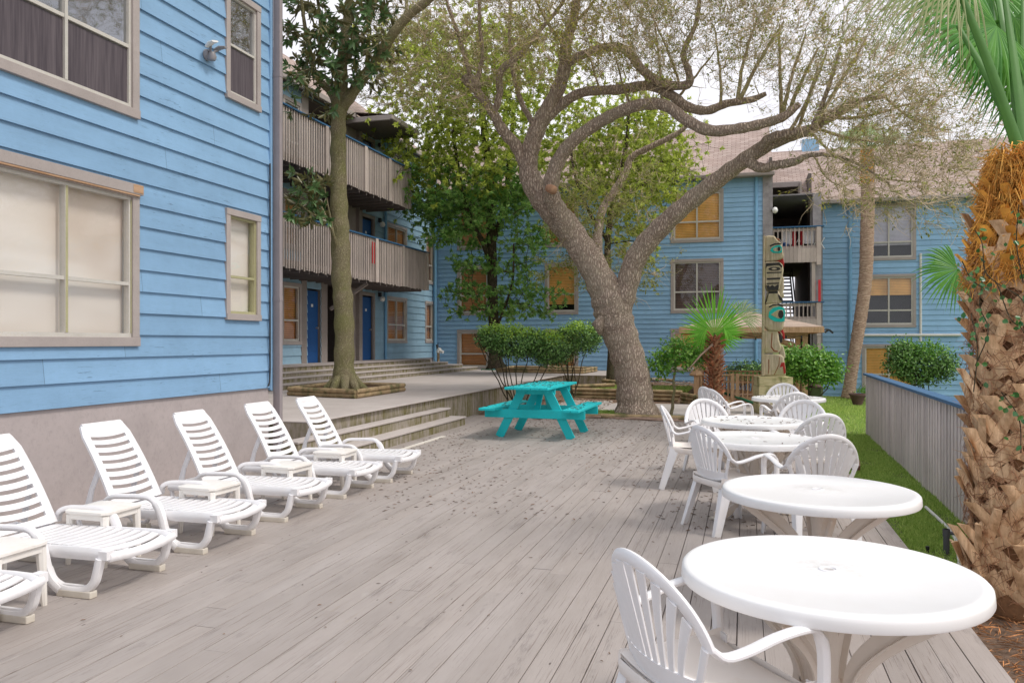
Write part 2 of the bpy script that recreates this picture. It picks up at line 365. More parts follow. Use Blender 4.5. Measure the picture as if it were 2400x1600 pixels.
def glass(name, k=.35, tint=(.92, .95, .97)):
    m = bpy.data.materials.new(name); m.use_nodes = True; nt = m.node_tree; nt.nodes.remove(nt.nodes['Principled BSDF'])
    g = nt.nodes.new('ShaderNodeBsdfGlossy'); g.inputs['Roughness'].default_value = .03; g.inputs['Color'].default_value = (.9, .93, .97, 1)
    tr = nt.nodes.new('ShaderNodeBsdfTransparent'); tr.inputs['Color'].default_value = (*tint, 1)
    fr = nt.nodes.new('ShaderNodeLayerWeight'); pw = nt.nodes.new('ShaderNodeMath'); pw.operation = 'POWER'; pw.inputs[1].default_value = 2.5; nt.links.new(fr.outputs['Facing'], pw.inputs[0])
    mu = nt.nodes.new('ShaderNodeMath'); mu.operation = 'MULTIPLY_ADD'; mu.inputs[1].default_value = .7; mu.inputs[2].default_value = k * .16
    nz = nt.nodes.new('ShaderNodeTexNoise'); nz.inputs['Scale'].default_value = 2.0; bp = nt.nodes.new('ShaderNodeBump'); bp.inputs['Strength'].default_value = .05; bp.inputs['Distance'].default_value = .02
    tc = nt.nodes.new('ShaderNodeTexCoord'); nt.links.new(tc.outputs['Object'], nz.inputs['Vector']); nt.links.new(nz.outputs['Fac'], bp.inputs['Height']); nt.links.new(bp.outputs['Normal'], g.inputs['Normal'])
    mx = nt.nodes.new('ShaderNodeMixShader'); nt.links.new(pw.outputs[0], mu.inputs[0]); nt.links.new(mu.outputs[0], mx.inputs[0])
    nt.links.new(tr.outputs[0], mx.inputs[1]); nt.links.new(g.outputs[0], mx.inputs[2]); nt.links.new(mx.outputs[0], nt.nodes['Material Output'].inputs[0]); return m
m_glass = glass('window_glass'); m_glassr = glass('reflective_window_glass', .35); m_glassm = glass('mirror_like_window_glass', 1.8)
def bark(name, a, b, lichen=None, stretch=(7, 7, 1.2), scale=4.0, strength=.9, la=.5):
    t = NT(name); v = t.coord(stretch); v2 = t.coord()
    vo = t.new('ShaderNodeTexVoronoi'); vo.feature = 'DISTANCE_TO_EDGE'; vo.inputs['Scale'].default_value = scale
    nv = t.noise(v2, 6, 5); ad_ = t.new('ShaderNodeVectorMath', operation='ADD'); t.l(v, ad_.inputs[0]); t.l(nv, ad_.inputs[1]); t.l(ad_.outputs[0], vo.inputs['Vector'])
    e = t.ramp(vo.outputs['Distance'], [(0, 0.0), (.35, 1.0)]); f = t.noise(v, 4, 8, .75)
    h = t.math('ADD', t.math('MULTIPLY', e, .7), t.math('MULTIPLY', f, .6)); col = t.ramp(h, [(.25, a), (.95, b)])
    if lichen:
        g = t.math('MULTIPLY', t.ramp(t.noise(v2, 2.2, 7, .7), [(.42, 0.0), (.62, 1.0)]), la); col = t.mix(g, col, lichen)
    t.bump(h, strength, .03); return t.done(col, .95, .15)
m_oak = bark('oak_bark', (.22, .16, .125), (.72, .58, .47), (.5, .45, .32), (9, 9, 2.2), 2.6, 1.0, .3)
m_oaktw = bark('oak_twig_bark', (.27, .21, .13), (.56, .46, .29), (.42, .43, .18), (3, 3, 3), 4, .4, .5)
m_oakpale = simple('oak_pale_twig', (.78, .62, .43), .9, .25, 2)
m_mag = bark('magnolia_bark', (.24, .2, .12), (.5, .44, .28), (.25, .27, .08), (5, 5, 2.2), 8, .8, .55)
m_magdk = bark('dark_wet_bark', (.035, .028, .02), (.13, .1, .07), (.1, .11, .05), (4, 4, 2), 3.5, .6, .4)
m_roots = simple('pale_root', (.36, .25, .19), .95, .3, 6, .5, 12)
m_palm2 = bark('slender_palm_bark', (.28, .18, .13), (.6, .45, .34), None, (2, 2, 16), 2.0, .6)
def leafmat(name, a, b, under=None, rough=.45, trans=.25, spec=.4):
    t = NT(name); i = t.island(); col = t.ramp(i, [(0, a), (1, b)])
    if under:
        bf = t.new('ShaderNodeNewGeometry').outputs['Backfacing']; col = t.mix(bf, col, under)
    t.done(col, rough, spec)
    if trans:
        tl = t.new('ShaderNodeBsdfTranslucent'); t.l(col, tl.inputs['Color']); mx = t.new('ShaderNodeMixShader'); mx.inputs[0].default_value = trans
        t.l(t.b.outputs[0], mx.inputs[1]); t.l(tl.outputs[0], mx.inputs[2]); t.l(mx.outputs[0], t.out.inputs[0])
    return t.m
m_lmag = leafmat('magnolia_leaf', (.07, .16, .055), (.19, .32, .12), (.17, .16, .06), .3, .25, .6)
m_lback = leafmat('back_tree_leaf', (.12, .31, .06), (.36, .56, .15), None, .4, .5, .5)
m_lyel = leafmat('yellow_green_leaf', (.3, .42, .06), (.7, .76, .16), None, .45, .55)
m_loak = leafmat('oak_leaf', (.12, .16, .035), (.5, .53, .13), None, .5, .45)
m_loaky = leafmat('oak_new_leaf', (.36, .34, .06), (.55, .48, .1), None, .5, .4)
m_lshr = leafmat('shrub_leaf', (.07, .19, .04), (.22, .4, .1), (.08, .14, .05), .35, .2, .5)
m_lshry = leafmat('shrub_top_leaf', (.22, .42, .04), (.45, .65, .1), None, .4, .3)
m_lcit = leafmat('small_tree_leaf', (.08, .26, .035), (.26, .48, .07), None, .35, .3, .5)
m_fan = leafmat('fan_palm_leaf', (.15, .5, .03), (.3, .68, .08), None, .4, .4)
m_fanpale = leafmat('fan_palm_pale_leaf', (.3, .42, .17), (.5, .6, .33), None, .45, .4)
m_pfr = leafmat('palm_frond_leaf', (.06, .24, .03), (.16, .42, .06), None, .35, .3)
m_pfrpale = leafmat('palm_frond_pale_leaf', (.3, .38, .14), (.5, .52, .26), None, .5, .4)
m_petiole = simple('palm_petiole', (.06, .19, .02), .5, .2, 3)
m_vine = leafmat('vine_leaf', (.02, .12, .03), (.1, .28, .06), None, .3, .2, .6)
m_grassb = leafmat('grass_blade', (.3, .5, .09), (.66, .8, .25), None, .6, .5)
m_boot = wood('palm_boot', (.36, .2, .09), (.95, .68, .42), (9, 9, 1.5), .85, island=.3, scale=2.5)
m_boott = simple('palm_boot_orange', (.95, .4, .06), .8, .3, 6, .5, 20, island=.25)
m_fibre = simple('palm_fibre', (1.0, .44, .1), .95, .35, 8, island=.4)
m_fibred = simple('palm_fibre_dark', (.42, .22, .12), .95, .35, 8, island=.4)
m_core = simple('palm_core', (.2, .1, .045), .95, .4, 9, .8, 30)
m_rboot = simple('reddish_palm_husk', (.36, .14, .07), .85, .35, 6, .5, 20, island=.45)
def soilmat():
    t = NT('ground_soil'); v = t.coord(); a = t.noise(v, .7, 8, .7); b = t.noise(v, 14, 8, .8)
    col = t.ramp(b, [(.3, (.1, .065, .045)), (.7, (.29, .2, .145))])
    pos = t.new('ShaderNodeNewGeometry').outputs['Position']; s = t.new('ShaderNodeSeparateXYZ'); t.l(pos, s.inputs[0])
    gm = t.math('MULTIPLY', t.math('GREATER_THAN', s.outputs['X'], 1.2), t.math('GREATER_THAN', s.outputs['Y'], 6.1))
    gcol = t.ramp(b, [(.3, (.12, .17, .05)), (.7, (.25, .36, .11))]); col = t.mix(t.math('MULTIPLY', gm, .85), col, gcol)
    t.bump(b, .9, .03); return t.done(col, .95, .1)
m_soil = soilmat()
m_path = simple('path_concrete', (.45, .41, .38), .85, .15, 2, .2, 40)
m_straw = simple('pine_straw', (.5, .24, .1), .95, .4, 6, island=.5)
m_litter = simple('dry_leaf', (.16, .1, .065), .9, .4, 6, island=.6)
m_litterp = simple('pale_dry_leaf', (.35, .25, .17), .9, .4, 6, island=.5)
m_brick = simple('red_brick', (.36, .17, .13), .9, .3, 5, .5, 25, island=.3)
m_bin = simple('green_bin_plastic', (.09, .11, .06), .5, .3, 4)
m_pot = simple('clay_pot', (.12, .07, .06), .8, .3, 5)
m_hose = simple('green_hose', (.02, .16, .08), .4, .2, 3)
m_pipe = simple('grey_pipe', (.1, .1, .115), .5, .2, 3)
m_copper = simple('rusty_metal', (.2, .08, .04), .6, .3, 9)
m_numpl = simple('white_number', (.75, .75, .72), .5, .05)

# ---------------------------------------------------------------- ground, deck, terrace
def sstep(a, b, x): t = min(1, max(0, (x - a) / (b - a))); return t * t * (3 - 2 * t)
def ground_z(X, Y):
    z = -.06
    z += (-.05) * sstep(.9, 1.3, X)
    z += -.40 * sstep(17, 30, Y) * sstep(-1, 3, X)
    z += .30 * sstep(21.8, 22.3, Y) * (1 - sstep(-1.8, -1.0, X)) 
    z += -.12 * sstep(24, 29, Y) * (1 - sstep(-1.8, -1.0, X))
    z += .10 * sstep(-3.9, -5.4, X) * sstep(16.3, 17.2, Y) * (1 - sstep(21, 22, Y)) if X < -3.9 else 0
    return z
xs = sorted(set([-400, -200, -100, -60, -30, -20, 20, 30, 60, 120, 250, 400] + [round(-15 + .5 * i, 2) for i in range(70)]))
ys = sorted(set([-300, -100, -40, -15, -5, 45, 60, 100, 200, 400, 900] + [round(-2 + .5 * i, 2) for i in range(86)]))
g = MB(); W_ = len(xs)
g.v = [(x, y, ground_z(x, y) + (ru(-.012, .012) if 16 < y < 40 else 0)) for y in ys for x in xs]
g.f = [(j * W_ + i, j * W_ + i + 1, (j + 1) * W_ + i + 1, (j + 1) * W_ + i) for j in range(len(ys) - 1) for i in range(W_ - 1)]
tag(g.build('ground', m_soil, smooth='all'), kind='structure')

d = MB(); bw = .14; x = 1.22; DY1 = 16.45
while x > -6.25:
    y = ru(-3, 0) - 1.0
    while y < DY1:
        L = random.choice([2.4, 3.0, 3.6, 4.2, 4.8]); y2 = min(y + L, DY1 + ru(-.01, .01))
        z = ru(-.0015, .0015)
        d.box(x - bw + ru(.0015, .0035), x - ru(.001, .003), y, y2 - ru(.001, .004), -.035, z)
        y += L
    x -= bw
deck = d.build('deck', m_deck, bevel=.0018); tag(deck, kind='structure')
b = MB(); b.box(-6.2, 1.2, -4, 16.4, -.1, -.045); b.box(1.13, 1.17, -4, 16.4, -.3, -.036)
tag(b.build('deck_frame', m_trimdark), kind='structure')
# pale repaired strip on the deck
TZ = .5
te = MB(); te.box(-40, -5.66, 9.55, 25.3, -.4, TZ - .004); te.box(-40, -4.3, 25.3, 29.4, -.4, TZ - .004)
terr = te.build('terrace_wall', m_riser); tag(terr, kind='structure')
te = MB(); te.box(-40, -5.6, 9.55, 25.3, TZ - .003, TZ + .02); te.box(-40, -4.25, 25.3, 29.45, TZ - .003, TZ + .019)
tag(te.build('terrace', m_conc, bevel=.01), kind='structure')
te = MB()
for X1, z1, ye in ((-5.14, .165, 14.45), (-5.4, .335, 14.3)):
    te.box(-5.63, X1 - .02, 8.9, ye, -.05, z1 - .03)
tag(te.build('step_riser', m_riser), kind='structure')
te = MB()
for X1, z1, ye in ((-5.14, .165, 14.45), (-5.4, .335, 14.3)):
    te.box(-5.62, X1, 8.88, ye + .02, z1 - .032, z1)
tag(te.build('steps', m_conc, bevel=.008), kind='structure')
pb = MB(); pb.box(-3.4, .9, 17.35, 20.6, -.2, .012); pb.box(-4.6, -3.4, 18.6, 21.3, -.2, .008)
tag(pb.build('path', m_path, bevel=.01), kind='structure')
ch = MB(); ch.bar((-4.87, 10.25, .006), (-4.86, 12.55, .006), .075, .012)
tag(ch.build('loose_board', m_cream), 'long pale strip of bare board lying on the grey deck before the steps', 'board')

# ---------------------------------------------------------------- wall kit
class Wall:
    """plane frame: u runs along the wall, n points out"""
    def __init__(s, axis, pos, sign): s.a = axis; s.p = pos; s.s = sign
    def P(s, u, z, o=0.0):
        return (s.p + s.s * o, u, z) if s.a == 'X' else (u, s.p + s.s * o, z)
    def box(s, mb, u0, u1, z0, z1, o0, o1):
        a = s.P(u0, z0, o0); c = s.P(u1, z1, o1)
        return mb.box(min(a[0], c[0]), max(a[0], c[0]), min(a[1], c[1]), max(a[1], c[1]), z0, z1)
    def siding(s, mb, u0, u1, z0, z1, ex, holes, lap=.016, joint=True):
        z = z0; 
        while z < z1 - 1e-6:
            zt = min(z + ex, z1)
            cuts = [u0]; 
            if joint:
                u = u0 + ru(.5, 5.5)
                while u < u1 - .4: cuts.append(u); u += random.choice([3.6, 4.2, 4.9])
            cuts.append(u1)
            zz = sorted(set([z, zt] + [h for H in holes for h in (H[2], H[3]) if z + 1e-4 < h < zt - 1e-4]))
            dz = ru(-.004, .004) if joint else 0
            for ci in range(len(cuts) - 1):
                a, b_ = cuts[ci] + .0015, cuts[ci + 1] - .0015
                for k in range(len(zz) - 1):
                    q0, q1 = zz[k], zz[k + 1]; segs = [(a, b_)]
                    for H in holes:
                        if H[2] < q1 - 1e-4 and H[3] > q0 + 1e-4:
                            ns = []
                            for (p, q) in segs:
                                if H[1] <= p or H[0] >= q: ns.append((p, q)); continue
                                if H[0] > p: ns.append((p, H[0]))
                                if H[1] < q: ns.append((H[1], q))
                            segs = ns
                    off = lambda zq: lap * (1 - (zq - z) / ex) + .004
                    for (p, q) in segs:
                        if q - p < .01: continue
                        v = [s.P(p, q0, off(q0)), s.P(q, q0, off(q0)), s.P(q, q1, off(q1)), s.P(p, q1, off(q1))]
                        if k == 0: v += [s.P(p, q0, 0), s.P(q, q0, 0)]; mb.add(v, [(0, 1, 2, 3), (4, 5, 1, 0)])
                        else: mb.add(v, [(0, 1, 2, 3)])
            z = zt
        return mb
def window(wall, par, u0, u1, z0, z1, trim=.09, mull=1, rail=.5, blind=None, bz=0.0, glassm=None, sash=None, depth=.09, label=None, lip=.03, cover=None, sw=.035, screen=False, strip=False):
    t = MB(); t_ = trim
    wall.box(t, u0, u1, z0, z0 + t_, -.02, lip + .012); wall.box(t, u0, u1, z1 - t_, z1, -.02, lip + .006)
    wall.box(t, u0, u0 + t_, z0 + t_, z1 - t_, -.02, lip); wall.box(t, u1 - t_, u1, z0 + t_, z1 - t_, -.02, lip)
    w = t.build('window', m_trim, par, bevel=.004)
    if label: w['label'] = label
    a, b_, c, e = u0 + t_, u1 - t_, z0 + t_, z1 - t_
    f = MB(); s = sw
    wall.box(f, a, b_, c, c + s * 1.3, -.05, .012); wall.box(f, a, b_, e - s, e, -.05, .01); wall.box(f, a, a + s, c + s * 1.3, e - s, -.05, .011); wall.box(f, b_ - s, b_, c + s * 1.3, e - s, -.05, .011)
    if mull: 
        um = (a + b_) / 2; wall.box(f, um - s * .55, um + s * .55, c + s * 1.3, e - s, -.05, .016)
    zr = c + (e - c) * rail
    if rail: wall.box(f, a + s, b_ - s, zr - s * .55, zr + s * .55, -.045, .008)
    f.build('sash', sash or m_sash, w)
    gl = MB(); gl.quad(wall.P(a + s, c + s, -.022), wall.P(b_ - s, c + s, -.022), wall.P(b_ - s, e - s, -.022), wall.P(a + s, e - s, -.022)); gl.build('pane', glassm or m_glass, w, fix=False)
    k = MB(); bz0 = c + (e - c) * bz
    wall.box(k, a, b_, bz0, e, -.1, -depth + .005); k.build('blind' if blind is not m_curtain else 'curtain', blind or m_blb, w)
    if cover is not None or bz > 0:
        k = MB(); wall.box(k, a, b_, c, e, -.35, -.33); k.build('room', cover or m_dark, w)
    if screen:      # insect screen over the lower sash, one panel per light
        for (q0, q1) in (((a + s, (a + b_) / 2 - s * .5), ((a + b_) / 2 + s * .5, b_ - s)) if mull else ((a + s, b_ - s),)):
            k = MB(); wall.box(k, q0, q1, c + s, zr - s, -.017, -.012); k.build('screen', m_screen, w)
    if strip:       # pale vertical liner where the curtain stops short, algae along the frame edge
        for q1 in ((b_, (a + b_) / 2) if mull else (b_,)):
            k = MB(); wall.box(k, q1 - s * 3.4 - (0 if q1 == b_ else s * .4), q1 - s * 1.2, c + s, e - s, -.125, -.115); k.build('liner', m_sash, w)
            k = MB(); wall.box(k, q1 - s * .35, q1 - s * .02 + (s * .55 if q1 != b_ else 0), c + s * 1.3, e - s, .012, .0185); k.build('algae_edge', m_algae, w)
    # jamb reveals
    j = MB(); wall.box(j, a - .006, a, c, e, -.3, -.02); wall.box(j, b_, b_ + .006, c, e, -.3, -.02); wall.box(j, a, b_, c - .006, c, -.3, -.02); wall.box(j, a, b_, e, e + .006, -.3, -.02)
    j.build('jamb', sash or m_sash, w)
    return w
def hole(u0, u1, z0, z1, t=.04): return (u0 + t, u1 - t, z0 + t, z1 - t)
def uvroof(o, ax, ay):   # planar uv along two axes
    me = o.data; uv = me.uv_layers.new(name='UVMap'); ax = Vector(ax); ay = Vector(ay)
    for l in me.loops: p = me.vertices[l.vertex_index].co; uv.data[l.index].uv = (p.dot(ax), p.dot(ay))

# ---------------------------------------------------------------- building A (left, near)
A = empty('apartment_building', (-6.2, 5, 0), 0, 'near blue clapboard building wall on a grey painted base beside the loungers', 'building')
def rel(o): return o
WA = Wall('X', -6.2, 1)
def reparent(root):      # children were built in world coordinates: keep them there
    for c in root.children: c.matrix_parent_inverse = Matrix.Translation(-Vector(root.location))
YA1 = 9.47
winA = [(5.15, 7.01, 1.55, 3.21), (5.15, 7.01, 3.95, 5.75), (8.49, 9.22, 1.87, 3.26), (8.49, 9.22, 4.63, 6.03), (1.2, 3.06, 1.55, 3.21), (1.2, 3.06, 3.95, 5.75)]
s_ = MB(); WA.siding(s_, -6, YA1, .975, 9.6, .2315, [hole(*w) for w in winA], .026)
s_.build('siding', m_sidA, A, fix=False)
s_ = MB(); s_.box(-6.6, -6.20, -6, YA1 - .02, 0, .97); s_.build('foundation', m_found, A)
s_ = MB()
s_.box(-6.9, -6.62, -6, 9.44, .98, 9.6); s_.box(-14, -6.62, 9.40, 9.45, -.2, 9.6); s_.box(-14, -6.6, -6, -5.95, 0, 9.6); s_.box(-14, -6.2, -6, 9.45, 9.6, 9.7)
s_.build('wall', m_dark, A)
s_ = MB(); WA.siding(s_, 0, .001, 0, 0, .2, [])
s_ = MB(); s_.box(-6.6, -6.175, YA1, YA1 + .05, .93, 9.6); s_.box(-6.2, -6.16, YA1 - .035, YA1 + .002, .95, 9.6); s_.build('corner_board', m_sidA, A)
for i, w in enumerate(winA):
    small = (w[1] - w[0]) < 1; up = w[2] > 3.3
    window(WA, A, *w, trim=.095 if not small else .08, lip=.04, mull=0 if small else 1, rail=.38 if not up else .40 if not small else .5,
           blind=m_dark if up else m_curtain, glassm=m_glassm if up else m_glassr, sash=m_sash if up else (m_algae if small else m_sash), depth=.14, sw=.032 if not small else .026, screen=up, strip=not up,  # upper windows have no real blind: a near black sheet paints the room's darkness
           label='lower window with cream curtain and algae on its frame' if not up and not small else None)
# drip board over the lower window, peeling
s_ = MB(); s_.box(-6.19, -6.125, 5.1, 7.03, 3.145, 3.25); s_.build('drip_board', m_trim, A, bevel=.004)
s_ = MB(); s_.box(-6.17, -6.13, 5.1, 6.98, 3.128, 3.144); s_.box(-6.13, -6.121, 6.88, 7.02, 3.16, 3.245); s_.build('bare_wood', m_peel, A)
reparent(A)
ds = MB(); ds.sweep([(-6.115, YA1 + .075, z) for z in (.02, 2, 5, 9.5)], (1, 0, 0), .115, .085, 12, 5)
for z in (2.15, 5.2): ds.sweep([(-6.115, YA1 + .075, z), (-6.115, YA1 + .075, z + .06)], (1, 0, 0), .125, .093, 12, 5)
tag(ds.build('downspout', m_down, smooth=True), 'thick grey downspout at the corner of the near blue building', 'pipe')
cd = MB(); cd.tube([(-6.15, YA1 - .06, z) for z in (4.0, 3.0, 2, 1.2)] + [(-6.15, YA1 - .07, 1.05), (-6.15, YA1 - .1, 1.0)], .011, 8)
tag(cd.build('conduit', m_black, smooth=True), 'thin dark conduit running down the siding next to the grey downspout', 'pipe')
# security light
sl = empty('security_light', (-6.17, 8.12, 5.04), 0, 'white twin head security light on the blue wall between the upper windows', 'light')
q = MB(); q.tube([(0, 0, -.02), (.05, 0, -.02)], [.07, .06], 18); q.lathe([(.001, -.07), (.04, -.06), (.055, -.02), (.04, .03), (.001, .04)], (.07, 0, -.03), 16); q.build('base', m_metal, sl, smooth=True)
for sy in (-1, 1):
    q = MB(); q.tube([(.06, sy * .02, .0), (.1, sy * .06, .05)], .014, 8); q.build('arm', m_metal, sl, smooth=True)
    q = MB(); q.sweep([(.06, sy * .07, .05), (.12, sy * .085, .085), (.19, sy * .10, .09)], (0, 1, .2), [.08, .10, .10], [.03, .035, .02], 12, 4); q.build('lamp_head', m_whitebulb if sy < 0 else m_metal, sl, smooth=True)

# ---------------------------------------------------------------- building B (balcony wing)
XB = -11.85; WB = Wall('X', XB, 1)
Bd = empty('apartment_building', (XB, 22, .5), 0, 'three storey blue and grey wing with two slatted balconies and a front porch', 'building')
winB = [(18.63, 19.62, 1.51, 3.2), (25.12, 26.83, 1.54, 3.17), (28.56, 29.42, 1.54, 3.17), (25.12, 26.83, 4.08, 5.72), (28.64, 29.42, 3.84, 5.72), (25.14, 26.78, 6.7, 8.25), (28.64, 29.42, 6.5, 8.2), (18.69, 19.62, 6.3, 8.2), (18.69, 19.62, 4.1, 5.7)]
FL = [.97, 3.51, 6.05]
doorsB = [(23.3, 24.1, f) for f in FL] + [(19.95, 20.68, .97)]
opens = [(21.05, 23.1, f, f + 2.42) for f in FL] + [(19.98, 23.1, 6.05, 8.5), (19.98, 23.1, 3.51, 5.9)]
s_ = MB(); hol = [hole(*w) for w in winB] + [(a, b_, z, z + 2.13) for a, b_, z in doorsB] + opens
WB.siding(s_, 12, 29.5, .97, 8.55, .24, hol, .026); s_.build('siding', m_sidB, Bd, fix=False)
s_ = MB(); s_.box(XB - .5, XB, 24, 29.5, .3, .965); s_.build('foundation', m_found, Bd)
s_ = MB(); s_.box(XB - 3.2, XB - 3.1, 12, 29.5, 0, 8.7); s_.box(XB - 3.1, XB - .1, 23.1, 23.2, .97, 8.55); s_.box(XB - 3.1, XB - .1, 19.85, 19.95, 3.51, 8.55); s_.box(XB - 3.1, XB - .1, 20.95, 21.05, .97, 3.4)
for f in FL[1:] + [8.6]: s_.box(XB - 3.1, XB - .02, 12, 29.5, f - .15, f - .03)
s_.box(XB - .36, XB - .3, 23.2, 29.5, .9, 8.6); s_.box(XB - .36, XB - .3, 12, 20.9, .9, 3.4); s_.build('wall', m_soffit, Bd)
s_ = MB()
for (y0, y1, z0, z1) in [(19.62, 19.9, .97, 3.42), (20.7, 21.05, .97, 3.42), (23.08, 23.3, .97, 3.42), (23.08, 23.3, 3.51, 5.9), (23.08, 23.32, 6.05, 8.5), (19.62, 19.98, 6.05, 8.5), (19.62, 19.98, 3.51, 5.9)]:
    s_ = MB(); WB.box(s_, y0, y1, z0, z1, -.3, .035); s_.build('post', m_trimdark, Bd, bevel=.006)
s_ = MB()
for f in FL: s_ = MB(); WB.box(s_, 22.35, 23.08, f, f + 2.42, -.3, -.1); s_.build('partition', m_trimdark, Bd)
for f in FL:
    s_ = MB(); WB.box(s_, 24.1, 24.22, f, f + 2.2, -.05, .03); WB.box(s_, 23.3, 24.22, f + 2.13, f + 2.24, -.05, .034); s_.build('door_frame', m_trimdark, Bd, bevel=.006)
for i, w in enumerate(winB):
    nar = w[1] - w[0] < 1
    window(WB, Bd, *w, trim=.1, lip=.04, mull=0 if nar else 1, rail=.38 if i not in (5,) else .45, blind=m_ply if i == 7 else (m_blb if i != 5 else m_screen), glassm=m_glass, depth=.12, sw=.045,
           label='boarded window behind the upper balcony' if i == 7 else None)
for (a, b_, z) in doorsB:
    q = MB(); WB.box(q, a + .03, b_ - .03, z + .02, z + 2.08, -.12, -.06); dr = q.build('door', m_door, Bd)
    for zz in (z + .35, z + 1.3): q = MB(); WB.box(q, a + .15, b_ - .15, zz, zz + .6, -.06, -.052); q.build('panel', m_door, dr, bevel=.01)
    q = MB(); q.tube([(XB - .06, b_ - .12, z + 1.02), (XB + .01, b_ - .12, z + 1.02)], [.03, .035], 10); q.build('handle', m_metal, dr, smooth=True)
    q = MB(); WB.box(q, (a + b_) / 2 - .05, (a + b_) / 2 + .05, z + 1.62, z + 1.7, -.052, -.046); q.build('number_plate', m_numpl, dr)
# roof, gutters, canopy
def roof_obj(mb, name, par, ax, ay): o = mb.build(name, m_shingle, par, fix=False); uvroof(o, ax, ay); return o
XE = XB + .25; ZR = 8.62; pt = .8
r_ = MB()
r_.quad((XE, 10, ZR), (XE, 29.8, ZR), (XE - 3.4, 27, ZR + 3.4 * pt), (XE - 3.4, 10, ZR + 3.4 * pt))
r_.quad((XE, 29.8, ZR), (XE - 6.8, 29.8, ZR), (XE - 3.4, 27, ZR + 3.4 * pt), (XE - 3.4, 27, ZR + 3.4 * pt + .001))
r_.quad((XE - 6.8, 10, ZR), (XE - 3.4, 10, ZR + 3.4 * pt), (XE - 3.4, 27, ZR + 3.4 * pt), (XE - 6.8, 29.8, ZR))
roof_obj(r_, 'roof', Bd, (0, 1, 0), (-.78, 0, .62))
r_ = MB(); r_.box(XE - .9, XE, 10, 29.4, ZR - .06, ZR - .01); r_.build('soffit', m_soffit, Bd)
r_ = MB(); r_.box(XE, XE + .1, 10, 22.3, ZR - .14, ZR + .02); r_.box(XE, XE + .1, 24.3, 29.35, ZR - .14, ZR + .02); r_.build('gutter', m_trim, Bd, bevel=.02)
r_ = MB(); r_.box(XE - .3, XB + 1.5, 22.3, 24.3, 8.33, 8.37); cn = r_.build('canopy', m_soffit, Bd)
r_ = MB(); r_.box(XE - .3, XB + 1.5, 22.2, 22.3, 8.34, 8.5); r_.box(XB + 1.5, XB + 1.58, 22.2, 24.3, 8.36, 8.49); r_.build('fascia', m_trim, cn, bevel=.015)
r_ = MB(); r_.quad((XE, 22.2, 8.66), (XB + 1.58, 22.2, 8.5), (XB + 1.58, 24.3, 8.5), (XE, 24.3, 8.66)); roof_obj(r_, 'canopy_roof', cn, (0, 1, 0), (1, 0, 0))
# balconies
def balcony(y0, y1, ztop, zbot, posts, sag=0):
    X1 = -10.4
    q = MB(); q.box(XB, X1 - .05, y0, y1, zbot + .08, zbot + .16)
    yy = y0 + .1
    while yy < y1: q.box(XB, X1 - .06, yy, yy + .05, zbot - .06, zbot + .08); yy += .45
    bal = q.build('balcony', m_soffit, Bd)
    q = MB(); n = int((y1 - y0) / .115)
    for i in range(n + 1):
        y = y0 + i * .115; q.box(X1, X1 + .028, y, y + .052, zbot + ru(-.02, .02), ztop - .03)
    n = int(1.4 / .105)
    for i in range(n): xx = XB + .03 + i * .105; q.box(xx, xx + .052, y1 - .03, y1, zbot, ztop - .03)
    for yy in posts: q.box(X1 - .03, X1 + .07, yy - .07, yy + .09, zbot, ztop - .02)
    q.build('railing', m_slat, bal)
    q = MB(); q.box(X1 - .03, X1 - .002, y0, y1, ztop - .14, ztop - .04); q.box(X1 - .03, X1 - .002, y0, y1, zbot + .08, zbot + .2); q.box(XB, X1 - .03, y1 - .06, y1 - .031, ztop - .14, ztop - .04); q.build('rail_beam', m_trimdark, bal)
    q = MB(); q.box(X1 - .05, X1 + .07, y0, y1 + .05, ztop - .025, ztop + .015); q.box(XB, X1 - .05, y1 - .07, y1 + .05, ztop - .024, ztop + .014); q.build('handrail', m_cap, bal, bevel=.005)
balcony(14, 25.3, 4.63, 3.34, [16.1, 18.7, 21.3, 23.2, 25.2])
balcony(14, 23.8, 7.17, 5.87, [16.2, 18.4, 20.6, 22.2, 23.7])
q = MB(); q.bar((XB + .1, 21.1, 2.55), (XB + 1.25, 21.2, 3.3), .09, .09); q.build('brace', m_trimdark, Bd)
# porch and its steps
q = MB(); q.box(XB, XB + 1.0, 12, 26.7, .5, .955); q.build('porch', m_riser, Bd)
q = MB(); q.box(XB, XB + 1.03, 12, 26.72, .955, .99); q.box(XB, XB + 1.34, 12, 27.6, .6, .835); q.box(XB, XB + 1.66, 12, 28.3, .6, .735) if False else None
q.build('porch_floor', m_trim, Bd, bevel=.01)
reparent(Bd)
st = MB()
for i, (xo, ye, z) in enumerate([(1.35, 27.5, .862), (1.68, 28.2, .755), (2.0, 29.0, .64)]):
    st.box(XB + .01, XB + xo, 12, ye, TZ + .021, z - .03 )
tag(st.build('porch_step_riser', m_riser), kind='structure')
st = MB()
for i, (xo, ye, z) in enumerate([(1.35, 27.5, .862), (1.68, 28.2, .755), (2.0, 29.0, .64)]):
    st.box(XB + .012, XB + xo + .02, 12, ye + .015, z - .03, z)
tag(st.build('porch_steps', m_conc, bevel=.01), kind='structure')
